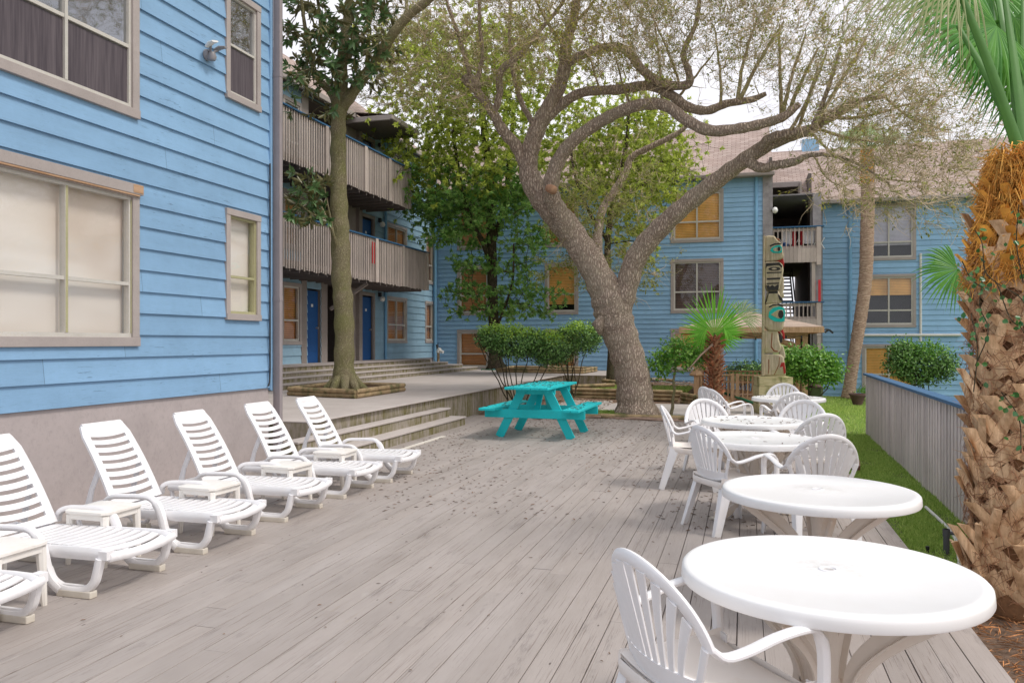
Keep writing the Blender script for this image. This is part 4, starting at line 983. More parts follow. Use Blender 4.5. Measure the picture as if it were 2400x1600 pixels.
def make_side():
    o = empty('side_table', (0, 0, 0), 0, '', 'side table', 'small cream resin side tables between the loungers')
    q = MB(); q.sweep([(0, 0, .365), (0, 0, .375), (0, 0, .39), (0, 0, .394)], (1, 0, 0), [.37, .39, .39, .36], [.37, .39, .39, .36], 32, 9); q.build('tabletop', m_cream, o, smooth=True)
    q = MB(); q.sweep([(0, 0, .33), (0, 0, .367)], (1, 0, 0), .355, .355, 32, 9); q.build('apron', m_cream, o, smooth=True)
    for sx in (-1, 1):
        for sy in (-1, 1):
            lg = MB(); lg.sweep([(sx * .15, sy * .15, .36), (sx * .157, sy * .157, .15), (sx * .163, sy * .163, 0)], (1, 0, 0), [.06, .045, .034], [.06, .045, .034], 8, 5); lg.build('leg', m_cream, o, smooth=True)
    return o
sides = [((-2, 1278), 'whitest small side table at the left edge between the two nearest loungers'), ((244, 1187), 'cream side table between the second and third loungers'), ((492, 1134), 'cream side table between the third and fourth loungers'),
         ((672, 1087), 'cream side table between the fourth and fifth loungers'), ((786, 1055), 'farthest side table, mostly hidden between the last two loungers')]
s0 = make_side()
for i, (p, lab) in enumerate(sides):
    x_, y_ = pxy(p[0], p[1], .39)
    print('side', round(x_, 2), round(y_, 2))
    if i == 0: s0.location = (x_, y_, 0); s0['label'] = lab
    else: dup(s0, (x_, y_, 0), ru(-.1, .1), lab)

# ---------------------------------------------------------------- picnic table
pt_ = empty('picnic_table', (-3.33, 13.35, 0), -.02, 'bright turquoise wooden picnic table with attached benches', 'picnic table')
q = MB()
for k in range(5): xx = -.36 + k * .146; q.box(xx, xx + .138, -1.08 + ru(-.01, .01), 1.0 + ru(-.01, .01), .825, .865)
q.build('tabletop', m_turq, pt_, bevel=.006)
for sg in (-1, 1):
    q = MB()
    for k in range(2): xx = sg * (.56 + k * .145); q.box(min(xx, xx + sg * .135), max(xx, xx + sg * .135), -.98, .92, .47, .51)
    q.build('bench', m_turq, pt_, bevel=.006)
for yy in (-.55, .5):
    for sg in (-1, 1):
        q = MB(); q.bar((sg * .2, yy, .825), (sg * .62, yy, .0), .04, .14, (1, 0, .5)); q.build('leg', m_turq, pt_, bevel=.004)
    q = MB(); q.box(-.86, .86, yy - .062, yy - .022, .33, .47); q.box(-.34, .34, yy + .022, yy + .06, .72, .825); q.build('crossbeam', m_turq, pt_, bevel=.004)
for sg in (-1, 1):
    q = MB(); q.bar((0, sg * .46, .40), (0, sg * .1, .8), .09, .04); q.build('brace', m_turq, pt_)

# ---------------------------------------------------------------- right fence
fe = empty('slatted_fence', (2.05, 8, -.1), 0, 'low grey vertical slat fence with a blue cap beside the grass', 'fence')
fa, fb = Vector((1.92, 6.5, 0)), Vector((2.15, 15.7, 0)); dr = (fb - fa).normalized(); nrm_ = Vector((-dr.y, dr.x, 0))
q = MB(); Lf = (fb - fa).length; n = int(Lf / .15)
for i in range(n):
    p = fa + dr * (i * .15); zt = .99 + ru(-.006, .006); tl = ru(-.005, .005)
    q.bar(p + Vector((0, 0, -.1)) + nrm_ * .0, p + Vector((tl, tl, zt)), .028, .092, dr)
fe_o = q.build('slat', m_fence, fe)
q = MB(); back = nrm_ * -.03
q.add([fa + back + Vector((0, 0, -.12)), fb + back + Vector((0, 0, -.12)), fb + back + Vector((0, 0, .98)), fa + back + Vector((0, 0, .98))], [(0, 1, 2, 3)])
q.build('panel', m_fence, fe, fix=False)
for k in (.1, .4, .7, .995): 
    q = MB(); p = fa + dr * Lf * k + nrm_ * .01; q.bar(p + Vector((0, 0, -.15)), p + Vector((0, 0, .98)), .05, .09, dr); q.build('post', m_fence, fe)
q = MB(); q.bar(fa + Vector((-.0, -.02, 1.005)), fb + Vector((0, .05, 1.005)), .15, .035); q.build('cap', m_cap, fe, bevel=.004)
reparent(fe)
# ---------------------------------------------------------------- timber edging
GT = 'weathered landscape timbers edging the beds'
def timber(a, b_, r=.055, lab=''):
    o = MB(); a = Vector(a); b_ = Vector(b_); n = 5
    o.tube([a.lerp(b_, k / n) for k in range(n + 1)], r, 10, jit=.03); return tag(o.build('landscape_timber', m_timber, smooth=True), lab, 'timber', GT)
Yd = 16.6
timber((-4.55, Yd + .15, .03), (-2.75, Yd + .05, .03), .055, 'timber at the end of the deck behind the picnic table')
timber((-2.85, Yd - .05, .03), (-.6, Yd - .02, .03), .06, 'timber across the foot of the big oak at the deck end')
timber((-.58, Yd - .02, .03), (1.1, Yd, .03), .06, 'timber at the deck end behind the left chairs')
k = 0
for z in (.05, .15, .25):
    timber((-5.0 + .1 * k, 22.0, z), (-1.7 + .05 * k, 21.7, z), .05, ['bottom', 'middle', 'top'][k] + ' timber of the stack to the left of and behind the oak'); k += 1
k = 0
for z in (.0, .1, .2):
    timber((-1.6, 21.6, z), (-.35, 19.3, z - .02), .055, ['bottom', 'middle', 'top'][k] + ' timber of the slanting stack between the oak and the gazebo'); k += 1
timber((-4.9, 22.4, .3), (-3.6, 22.9, .35), .055, 'short timber lying askew above the stack left of the oak')
timber((-4.2, 24.3, .4), (-2.6, 23.6, .3), .055, 'timber lying on the bank left of the oak near the back wall')
timber((-4.0, 25.6, .45), (-2.2, 25.9, .35), .055, 'timber along the bank closest to the back building')
# planters round the trees
def planter(corners, z0, lab, rows=2):
    o = empty('timber_planter', (corners[0][0], corners[0][1], z0), 0, lab, 'planter'); n = len(corners)
    for r in range(rows):
        for i in range(n):
            a = Vector((*corners[i], z0 + .046 + r * .088)); b_ = Vector((*corners[(i + 1) % n], z0 + .046 + r * .088)); q = MB()
            q.tube([a, a.lerp(b_, .33), a.lerp(b_, .66), b_], .046, 10, jit=.02); q.build('timber', m_timber, o, smooth=True)
    q = MB(); q.add([(c[0], c[1], z0 + .1) for c in corners], [tuple(range(n))]); q.build('soil', m_soil, o, fix=False)
    reparent(o); return o
planter([(-8.72, 14.0), (-7.05, 13.62), (-7.1, 15.95), (-8.9, 16.1)], TZ + .02, 'square two timber planter round the foot of the mossy magnolia trunk')
planter([(-8.3, 26.6), (-5.2, 26.2), (-5.1, 28.3), (-8.3, 28.6)], TZ + .02, 'low timber planter round the dark tree against the back building')
# small bench/box at back near window
q = MB(); q.box(-4.25, -3.2, 26.8, 27.3, .1, .62); q.box(-4.3, -3.15, 26.75, 27.35, .62, .66)
tag(q.build('wooden_box', m_bench, bevel=.01), 'weathered wooden box beside the second clipped shrub against the back wall', 'box')

# ---------------------------------------------------------------- trees
def px_path(pts, k=5):        # rows of (x,y display px, depth, width px) -> world path, radii
    raw = []
    for (x_, y_, dc, w) in pts:
        p = ad(x_, y_, dc); raw.append((p.x, p.y, p.z, w * 1.0204 * dc / F / 2))
    sp = smooth_path(raw, k); return [Vector(q[:3]) for q in sp], [max(.003, float(q[3])) for q in sp]
def grow(nodes, rads, targets, up=(0, 0, .25), taper=.55, seg=6, minr=.004, maxr=.05, wob=.08, bias=None):
    """join each target to the nearest existing branch by a curved tapering shoot"""
    N = np.array(nodes, float); Rr = np.array(rads, float); out = []
    for t in targets:
        t = np.array(t, float); D2 = N - t; dist = np.linalg.norm(D2, axis=1)
        cost = dist.copy()
        if bias is not None: cost += .6 * np.maximum(0, -((t - N) @ bias)) 
        i = int(np.argmin(cost)); a = N[i]; L = dist[i]
        if L < .08: continue
        r0 = min(maxr, Rr[i] * taper, .006 + .016 * L); r0 = max(r0, minr)
        mid = (a + t) / 2 + np.array(up) * L * .5 + np.random.randn(3) * wob * L
        ts = np.linspace(0, 1, seg + 1)[:, None]
        P_ = (1 - ts) ** 2 * a + 2 * ts * (1 - ts) * mid + ts ** 2 * t
        P_[1:-1] += np.random.randn(seg - 1, 3) * wob * .25 * L / seg * 2
        rs = r0 + (minr * .8 - r0) * np.linspace(0, 1, seg + 1) ** .8
        out.append((P_, rs)); N = np.concatenate([N, P_[1:]]); Rr = np.concatenate([Rr, rs[1:]])
    return out, N, Rr
OC = None
def twiglets(ends, dirs, n, length, spread, r=.0025):
    out = []
    for e, d_ in zip(ends, dirs):
        for k in range(n):
            v = d_ / (np.linalg.norm(d_) + 1e-6) + np.random.randn(3) * spread
            if OC is not None: o_ = e - OC; v = v + 1.1 * o_ / (np.linalg.norm(o_) + 1e-6)
            v /= np.linalg.norm(v); L = length * ru(.5, 1.3)
            s0 = e - d_ * ru(0, 1.0); c = np.random.randn(3) * .15 * L
            out.append((np.array([s0, s0 + v * L * .5 + c, s0 + v * L]), np.array([r * 1.4, r, r * .5])))
    return out
def leaves_on(paths, per, spread, upb=.3, t0=.2):
    P_, D_, N_ = [], [], []
    for pts, rs in paths:
        m = len(pts)
        for k in range(per):
            t = (t0 + (1 - t0) * rnd()) * (m - 1); i = min(int(t), m - 2); p = pts[i] + (pts[i + 1] - pts[i]) * (t - i)
            ax = pts[i + 1] - pts[i]; ax = ax / (np.linalg.norm(ax) + 1e-9)
            v = ax * .7 + np.random.randn(3) * .8; P_.append(p + np.random.randn(3) * spread); D_.append(v); N_.append(np.random.randn(3) * .6 + np.array([0, 0, upb + .6]))
    return np.array(P_), np.array(D_), np.array(N_)
def rosettes(ends, dirs, n, L, W, mat, name, par, droop=.3):
    P_, D_, N_, LL, WW = [], [], [], [], []
    for e, d_ in zip(ends, dirs):
        a = d_ / (np.linalg.norm(d_) + 1e-9); b_ = np.cross(a, [.3, .5, .8]); b_ /= np.linalg.norm(b_); c = np.cross(a, b_)
        for k in range(n):
            th = k * 2.4 + rnd(); open_ = ru(.35, 1.15)
            v = a * math.cos(open_) + (b_ * math.cos(th) + c * math.sin(th)) * math.sin(open_) + np.array([0, 0, -droop * rnd() * .5])
            nn = a * math.sin(open_) - (b_ * math.cos(th) + c * math.sin(th)) * math.cos(open_)
            P_.append(e - a * rnd() * L * .7); D_.append(v); N_.append(nn); l = L * ru(.7, 1.15); LL.append(l); WW.append(W * l / L)
    return leaf_mesh(name, P_, D_, N_, np.array(LL), np.array(WW), mat, par)
def ell(n, c, r, shell=0.0):
    out = []
    while len(out) < n:
        v = np.random.uniform(-1, 1, 3); q = np.linalg.norm(v)
        if q <= 1 and q >= shell: out.append(np.array(c) + v * np.array(r))
    return out
def endsdirs(paths): return [p[-1] for p, r in paths], [p[-1] - p[-2] for p, r in paths]

# --- live oak
oak = empty('oak_tree', (-2.1, 17.2, 0), 0, 'big leaning live oak with spreading twisted limbs and fine bare twigs', 'tree')
limbs = [
    [(1463, 968, 17.1, 118), (1460, 930, 17.1, 88), (1452, 860, 17.1, 78), (1432, 790, 17.1, 78), (1412, 735, 17.1, 84), (1400, 690, 17.1, 84), (1372, 630, 17.1, 66), (1335, 570, 17.2, 62), (1300, 520, 17.3, 62), (1262, 475, 17.3, 60), (1228, 430, 17.3, 52), (1213, 385, 17.3, 44), (1222, 330, 17.2, 40), (1245, 275, 17.1, 37), (1275, 220, 17, 34), (1296, 160, 16.9, 30), (1300, 100, 16.8, 26), (1318, 40, 16.6, 22), (1330, -40, 16.4, 18), (1350, -130, 16.2, 12)],
    [(1415, 720, 17.1, 70), (1440, 655, 17.0, 52), (1462, 590, 16.9, 50), (1510, 530, 16.7, 46), (1570, 475, 16.4, 42), (1640, 420, 16.1, 40), (1700, 375, 15.8, 36), (1760, 335, 15.5, 32), (1820, 310, 15.2, 28), (1868, 296, 15, 24), (1900, 270, 14.8, 18), (1960, 235, 14.6, 14), (2030, 222, 14.3, 10)],
    [(1310, 540, 17.2, 50), (1285, 490, 17.0, 42), (1265, 440, 16.8, 38), (1280, 375, 16.7, 33), (1315, 325, 16.5, 30), (1370, 285, 16.3, 28), (1430, 254, 16, 27), (1480, 240, 15.8, 27), (1530, 243, 15.6, 26), (1575, 275, 15.4, 26), (1630, 300, 15.2, 26), (1700, 295, 15, 24), (1760, 282, 14.9, 22), (1800, 268, 14.8, 20), (1835, 240, 14.8, 14)],
    [(1240, 285, 17.1, 26), (1290, 240, 17, 24), (1340, 212, 16.8, 22), (1422, 206, 16.6, 22), (1489, 197, 16.4, 22), (1539, 217, 16.2, 22), (1580, 246, 16, 22), (1625, 254, 15.9, 20), (1670, 238, 15.8, 18), (1726, 229, 15.7, 15), (1760, 215, 15.6, 10)],
    [(1296, 150, 16.9, 22), (1330, 130, 16.7, 20), (1400, 108, 16.4, 20), (1440, 118, 16.3, 20), (1480, 165, 16.2, 20), (1530, 194, 16.1, 20), (1580, 194, 16, 20), (1582, 165, 15.9, 16), (1570, 120, 15.8, 13), (1600, 50, 15.5, 10), (1610, -40, 15.2, 8)],
    [(1214, 390, 17.3, 34), (1185, 335, 17.2, 28), (1155, 300, 17.1, 25), (1135, 265, 17, 22), (1115, 235, 16.9, 20), (1092, 205, 16.8, 20), (1085, 185, 16.8, 18)],
    [(1092, 205, 16.8, 12), (1070, 140, 16.6, 10), (1050, 70, 16.4, 9), (1025, 0, 16.2, 7), (1010, -90, 16, 5)],
    [(1095, 200, 16.8, 12), (1108, 120, 16.6, 9), (1100, 40, 16.4, 8), (1105, -60, 16.2, 6)],
    [(1135, 262, 17, 16), (1148, 215, 16.9, 16), (1150, 165, 16.8, 16), (1195, 125, 16.6, 14), (1240, 70, 16.4, 10), (1290, 10, 16.2, 8), (1330, -80, 16, 6)],
    [(1382, 650, 17.4, 40), (1372, 598, 17.7, 32), (1372, 540, 18.1, 22), (1385, 480, 18.4, 18), (1410, 440, 18.6, 18), (1438, 395, 18.7, 17), (1452, 360, 18.7, 15), (1500, 335, 18.6, 14), (1550, 310, 18.5, 12), (1585, 285, 18.4, 8)],
    [(1712, 365, 15.7, 28), (1745, 385, 15.5, 22), (1790, 378, 15.2, 20), (1825, 372, 15, 18), (1850, 360, 14.9, 13), (1880, 355, 14.7, 10), (1930, 362, 14.4, 8), (1985, 385, 14.1, 6), (2040, 420, 13.8, 4)],
    [(1745, 345, 15.5, 20), (1765, 320, 15.3, 22), (1800, 308, 15.1, 22), (1840, 302, 15, 18)],
    [(1235, 300, 17.2, 14), (1200, 240, 17.4, 12), (1180, 170, 17.5, 10), (1170, 80, 17.6, 8), (1175, -20, 17.7, 6)],
]
# shoots rising to the upper right from the horizontal limbs
for (x0, y0, x1, y1, w) in [(1695, 225, 1740, 40, 9), (1700, 228, 1800, 50, 10), (1795, 262, 1790, 60, 9), (1800, 262, 1850, 80, 9), (1810, 262, 1880, 110, 10), (1815, 300, 1900, 120, 8), (1830, 305, 1880, 150, 8), (1862, 300, 1930, 110, 12), (1870, 295, 1990, 90, 10),
                            (1655, 240, 1640, 60, 7), (1520, 240, 1500, 30, 7), (1450, 250, 1400, 80, 6), (1560, 190, 1500, 40, 6), (1300, 110, 1220, -20, 8), (1310, 60, 1400, -60, 8), (1880, 290, 2080, 160, 9), (1900, 270, 2120, 230, 8), (1880, 298, 2050, 330, 7), (1860, 300, 1990, 400, 6), (1870, 360, 1960, 440, 4), (1930, 365, 2120, 420, 5), (2030, 222, 2180, 300, 6), (1540, 245, 1640, 120, 7), (1380, 210, 1350, 90, 6)]:
    dd = ru(14.3, 15.6) if x0 > 1600 else ru(15.6, 16.8)
    w *= 1.1; limbs.append([(x0, y0, dd + .3, w), ((x0 * .6 + x1 * .4) + ru(-8, 8), (y0 * .55 + y1 * .45) + ru(5, 20), dd, w * .8), (x1, y1, dd - .4, w * .45)])
tk = MB(); nodes = []; rads = []; lp_ = []
for li, L_ in enumerate(limbs):
    P_, r_s = px_path(L_, 6)
    big = r_s[0] > .05
    if li >= 5:
        P_ = [p + Vector((ru(-1, 1), ru(-1, 1), ru(-1, 1))) * .01 for p in P_]
    if big: tk.tube(P_, [r * (1 + .05 * math.sin(i * 1.7 + li)) for i, r in enumerate(r_s)], 22, jit=.035)
    else: lp_.append((np.array([tuple(p) for p in P_]), np.array(r_s)))
    nodes += [tuple(p) for p in P_]; rads += r_s
# knots, root flare, cut stub
kp = ad(1262, 432, 16.45)
for k in range(7):
    a = R(k * 52 + 10); b0 = ad(1462, 945, 17.1); d_ = Vector((math.cos(a), math.sin(a), 0)); tk.tube([b0 + d_ * .15 + Vector((0, 0, .2)), b0 + d_ * .38 + Vector((0, 0, -.02)), b0 + d_ * .6 + Vector((0, 0, -.28))], [.2, .13, .05], 10, jit=.05)
kb = ad(1392, 745, 16.85); tk.tube([kb + Vector((-.12, 0, -.22)), kb + Vector((-.16, -.05, 0)), kb + Vector((-.08, 0, .2))], [.03, .14, .05], 10, jit=.12)
sb = ad(1085, 190, 16.8); tk.tube([sb + Vector((.1, 0, -.15)), sb, sb + Vector((-.12, 0, .12)), sb + Vector((-.05, 0, .2))], [.12, .17, .15, .05], 10, jit=.12)
tr = tk.build('trunk', m_oak, oak, smooth='all')
q = MB(); q.tube([kp + Vector((.05, .15, -.02)), kp + Vector((-.02, -.02, 0)), kp + Vector((-.04, -.08, -.0))], [.105, .085, .03], 14, jit=.2); q.build('cut_stub', simple('cut_wood', (.42, .24, .15), .9, .4, 7, .8, 18), oak, smooth='all')
# targets for fine branching
tg = []
def band(n, x0, x1, y0, y1, d0, d1):
    return [np.array(tuple(ad(ru(x0, x1), ru(y0, y1), ru(d0, d1)))) for _ in range(n)]
tg += band(190, 900, 1200, -150, 260, 15.5, 18)
tg += band(250, 1180, 1500, -150, 200, 14.8, 18.2)
tg += band(220, 1450, 1800, -120, 210, 14, 17)
tg += band(130, 1780, 2120, 0, 330, 12.8, 16)
tg += band(95, 1900, 2250, 120, 420, 12.2, 15)
tg += band(110, 1450, 2200, -460, -150, 12, 16)  # unseen upper crown, added so the upper windows reflect branches
tg += band(50, 1850, 2200, 320, 500, 12.6, 14.6)
tg += band(40, 1330, 1560, 300, 620, 17.3, 19.5)
random.shuffle(tg)
tg.sort(key=lambda t: min(np.linalg.norm(np.array(nodes[::7]) - t, axis=1)))
up1 = np.array([.5, -.1, .85])
sh, N1, R1 = grow(nodes, rads, tg, up=(-.12, 0, .0), maxr=.028, minr=.004, wob=.1, bias=up1)
# second, finer generation near the shoots
tg2 = []
for p, r in sh:
    for _ in range(5): q_ = p[-1 - random.randrange(4)]; o_ = q_ - np.array(tuple(ad(1480, 520, 16.3))); tg2.append(q_ + np.random.randn(3) * .3 + .38 * o_ / np.linalg.norm(o_) * ru(.2, 1.6))
sh2, N2, R2 = grow(N1, R1, tg2, up=(0, 0, .12), maxr=.010, minr=.003, wob=.14, seg=4)
OC = np.array(tuple(ad(1480, 520, 16.3)))
e2, d2 = endsdirs(sh2); tw = twiglets(e2, d2, 4, .30, .75, .0034); tw2 = twiglets(e2[::2], d2[::2], 4, .45, .8, .0032)
tubes_mesh('branch', lp_ + sh, m_oaktw, oak, 6)
tubes_mesh('twig', sh2 + tw, m_oaktw, oak, 3)
tubes_mesh('pale_twig', tw2, m_oakpale, oak, 3)
lvp = []
for p, r in tw:
    s_x = (p[-1] - np.array(tuple(ad(1500, 0, 16))))
    if rnd() < .45: lvp.append((p, r))
P_, D_, N_ = leaves_on(lvp, 3, .02)
n_ = len(P_); leaf_mesh('crown', P_, D_, N_, np.random.uniform(.04, .08, n_), np.random.uniform(.016, .028, n_), m_loak, oak)
yl = []
for p, r in tw:
    c = p[-1]
    v = Vector(c); 
    lat = v.x * CP + v.y * SP; dc = -v.x * SP + v.y * CP; px_ = (1200 + F * lat / dc) / 1.0204; py_ = (800 - F * (v.z - CH) / dc) / 1.0204
    if (1180 < px_ < 1450 and py_ < 210 and rnd() < .4) or (1050 < px_ < 2000 and rnd() < .1): yl.append((p, r))
if yl:
    P_, D_, N_ = leaves_on(yl, 4, .02); n_ = len(P_); leaf_mesh('new_leaf', P_, D_, N_, np.random.uniform(.04, .07, n_), np.random.uniform(.02, .03, n_), m_loaky, oak)
# leafy sprays of the oak in front of the back wall
spr = band(70, 1330, 1500, 380, 660, 17.4, 19); spr += band(40, 1240, 1360, 440, 640, 17.6, 19)
sh3, _, _ = grow(N1, R1, spr, up=(0, 0, .1), maxr=.010, minr=.0025, wob=.12, seg=4)
e3, d3 = endsdirs(sh3); tw3 = twiglets(e3, d3, 5, .35, .9, .0025); tubes_mesh('spray', sh3 + tw3, m_oaktw, oak, 3)
P_, D_, N_ = leaves_on(tw3 + sh3, 7, .03); n_ = len(P_); leaf_mesh('spray_leaf', P_, D_, N_, np.random.uniform(.05, .1, n_), np.random.uniform(.02, .035, n_), m_loak, oak)
reparent(oak)

# --- front magnolia on the terrace
mg = empty('magnolia_tree', (-8.0, 14.8, TZ), 0, 'mossy straight magnolia growing from the square planter, glossy leaves with brown undersides', 'tree')
D0 = 16.2
ml = [[(795, 905, D0, 88), (792, 885, D0, 64), (790, 850, D0, 52), (791, 780, D0, 48), (789, 700, D0, 48), (784, 640, D0, 47), (782, 560, D0, 46), (779, 500, D0, 45), (778, 430, D0, 40), (777, 350, D0, 38), (777, 290, D0, 37), (779, 245, D0, 40), (783, 200, D0, 34), (787, 130, D0, 26), (795, 60, D0, 22), (803, 0, D0, 20), (812, -90, D0, 16), (820, -200, D0, 8)],
      [(783, 250, D0, 30), (802, 225, 16.1, 28), (830, 185, 16, 27), (858, 150, 15.9, 26), (880, 115, 15.8, 25), (905, 75, 15.6, 24), (940, 35, 15.5, 22), (985, 0, 15.3, 20), (1040, -50, 15, 14)],
      [(776, 250, D0, 24), (762, 215, 16.2, 20), (738, 190, 16.3, 17), (722, 165, 16.3, 15), (712, 120, 16.3, 11), (700, 60, 16.2, 9), (690, -20, 16.2, 7)],
      [(790, 150, D0, 14), (820, 100, 16.4, 12), (850, 50, 16.5, 9), (870, -30, 16.6, 7)],
      [(905, 78, 15.7, 12), (930, 40, 15.8, 9), (935, -30, 15.9, 7)],
      [(775, 170, D0, 12), (740, 110, 16, 10), (735, 40, 15.9, 8), (720, -60, 15.8, 6)],
      [(778, 590, D0, 12), (768, 545, 15.9, 7), (752, 505, 15.7, 6), (738, 475, 15.6, 5)], [(752, 505, 15.7, 5), (715, 490, 15.5, 4), (690, 470, 15.4, 3)], [(768, 545, 15.9, 5), (757, 490, 15.9, 4), (745, 430, 15.8, 3)]]
tk = MB(); nodes = []; rads = []; small = []
for L_ in ml:
    P_, r_s = px_path(L_, 6)
    if r_s[0] > .03: tk.tube(P_, [r * .93 * (1 + .06 * math.sin(i * 1.3)) for i, r in enumerate(r_s)], 18, jit=.035)
    else: small.append((np.array([tuple(p) for p in P_]), np.array(r_s)))
    nodes += [tuple(p) for p in P_]; rads += r_s
b0 = ad(793, 885, D0)
for k in range(9):
    a = R(k * 40 + 15); d_ = Vector((math.cos(a), math.sin(a), 0)); tk.tube([b0 + d_ * .1 + Vector((0, 0, .22)), b0 + d_ * .3 + Vector((0, 0, -.0)), b0 + d_ * ru(.5, .65) + Vector((0, 0, -.22))], [.12, .09, .03], 8, jit=.06)
tk.build('trunk', m_mag, mg, smooth='all')
nodes_c, rads_c = nodes, rads
tg = band(75, 655, 790, -150, 200, 15.2, 17.2) + band(60, 790, 890, -150, 130, 15.2, 17.2) + band(20, 690, 770, 100, 260, 15.4, 16.8) + band(14, 800, 880, 100, 190, 15.4, 16.6)
sh, N1, R1 = grow(nodes_c, rads_c, tg, up=(0, 0, -.05), maxr=.02, minr=.006, wob=.08)
tg2 = []
for p, r in sh:
    for _ in range(2): tg2.append(p[-2] + np.random.randn(3) * .22)
sh2, _, _ = grow(N1, R1, tg2, up=(0, 0, .1), maxr=.01, minr=.005, seg=3)
tlo = band(70, 662, 758, 395, 510, 15.2, 16.2); shl, _, _ = grow([tuple(p) for L in small[-3:] for p in L[0]], [x for L in small[-3:] for x in L[1]], tlo, up=(0, 0, .1), maxr=.012, minr=.005, seg=4)
tubes_mesh('branch', small + sh + sh2 + shl, m_mag, mg, 5)
e_, d_ = endsdirs(sh + sh2 + shl)
rosettes(e_, d_, 9, .19, .062, m_lmag, 'crown', mg)
reparent(mg)

# --- back dark tree with layered glossy foliage
bt = empty('magnolia_tree', (-7, 27.2, TZ), 0, 'dark trunked broadleaf tree with layered glossy foliage against the back building', 'tree')
D1 = 27.0
bl_ = [[(1140, 845, D1, 50), (1138, 825, D1, 34), (1136, 780, D1, 26), (1132, 700, D1, 24), (1130, 600, D1, 23), (1128, 500, D1, 22), (1130, 420, D1, 20), (1118, 350, D1, 18), (1110, 280, D1, 15), (1105, 200, D1, 12), (1100, 120, D1, 8)],
       [(1131, 620, D1, 14), (1110, 560, 26.8, 12), (1080, 500, 26.5, 11), (1060, 440, 26.4, 10), (1050, 370, 26.3, 9), (1040, 300, 26.2, 7)],
       [(1132, 560, D1, 14), (1150, 500, 26.8, 12), (1165, 430, 26.6, 10), (1170, 350, 26.5, 9), (1180, 250, 26.4, 7)], [(1138, 760, D1, 6), (1165, 690, 26.5, 6), (1178, 640, 26.4, 5), (1180, 560, 26.3, 4)]]
tk = MB(); nodes = []; rads = []
for L_ in bl_:
    P_, r_s = px_path(L_, 5); tk.tube(P_, r_s, 12, jit=.05); nodes += [tuple(p) for p in P_]; rads += r_s
tk.build('trunk', m_magdk, bt, smooth='all')
tlow = band(20, 1030, 1250, 700, 722, 25.6, 27.4) + band(24, 1045, 1270, 650, 680, 25.6, 27.4) + band(18, 1060, 1240, 590, 625, 25.6, 27.5) + band(85, 950, 1260, 440, 570, 25.2, 28) + band(110, 920, 1200, 380, 500, 25, 28)
tlow = [t for t in tlow if rnd() < .93]
shA, N1, R1 = grow(nodes, rads, tlow, up=(0, 0, .12), maxr=.05, minr=.01, wob=.06)
tg2 = [p[-2] + np.random.randn(3) * np.array([.35, .35, .14]) for p, r in shA for _ in range(9)]
shB, _, _ = grow(N1, R1, tg2, up=(0, 0, .1), maxr=.012, minr=.007, seg=3)
tup = band(290, 890, 1200, 60, 420, 24.5, 28) + band(70, 1150, 1330, 100, 400, 25, 28)
shC, N3, R3 = grow(N1, R1, tup, up=(0, 0, .05), maxr=.05, minr=.01, wob=.08)
tg3 = [p[-2] + np.random.randn(3) * .5 for p, r in shC for _ in range(9)]
shD, _, _ = grow(N3, R3, tg3, up=(0, 0, .1), maxr=.013, minr=.007, seg=3)
tubes_mesh('branch', shA + shB + shC + shD, m_magdk, bt, 4)
e_, d_ = endsdirs(shA + shB); rosettes(e_, d_, 12, .15, .048, m_lback, 'crown', bt)
e_, d_ = endsdirs(shC + shD); rosettes(e_, d_, 14, .155, .048, m_lyel, 'upper_crown', bt)
reparent(bt)
# --- third leafy tree behind the oak
gt = empty('leafy_tree', (-1.9, 25.5, 0), 0, 'bright yellow green leafy tree seen behind the oak against the roof', 'tree')
D2 = 24.5
g3 = [[(1400, 880, D2, 18), (1405, 780, D2, 17), (1400, 680, D2, 16), (1395, 580, D2, 15), (1405, 480, D2, 14), (1425, 400, D2, 12), (1440, 320, D2, 9), (1445, 250, D2, 6)], [(1400, 560, D2, 9), (1350, 480, 24, 8), (1320, 400, 24, 6), (1310, 330, 24, 5)], [(1405, 500, D2, 9), (1470, 430, 24.4, 8), (1520, 370, 24.4, 6)]]
tk = MB(); nodes = []; rads = []
for L_ in g3: P_, r_s = px_path(L_, 5); tk.tube(P_, r_s, 10, jit=.05); nodes += [tuple(p) for p in P_]; rads += r_s
tk.build('trunk', m_magdk, gt, smooth='all')
tt = band(140, 1350, 1560, 260, 480, 23.5, 26) + band(26, 1420, 1540, 220, 300, 23.5, 26) + band(40, 1280, 1400, 250, 460, 23.5, 26) + band(25, 1480, 1580, 360, 450, 23.5, 26) + band(18, 1370, 1500, 480, 560, 23.8, 25.5)
sC, N3, R3 = grow(nodes, rads, tt, up=(0, 0, .05), maxr=.04, minr=.009, wob=.08)
tg3 = [p[-2] + np.random.randn(3) * .38 for p, r in sC for _ in range(9)]; sD, _, _ = grow(N3, R3, tg3, up=(0, 0, .1), maxr=.012, minr=.006, seg=3)
tubes_mesh('branch', sC + sD, m_magdk, gt, 4); e_, d_ = endsdirs(sC + sD); rosettes(e_, d_, 13, .135, .044, m_lyel, 'crown', gt); reparent(gt)

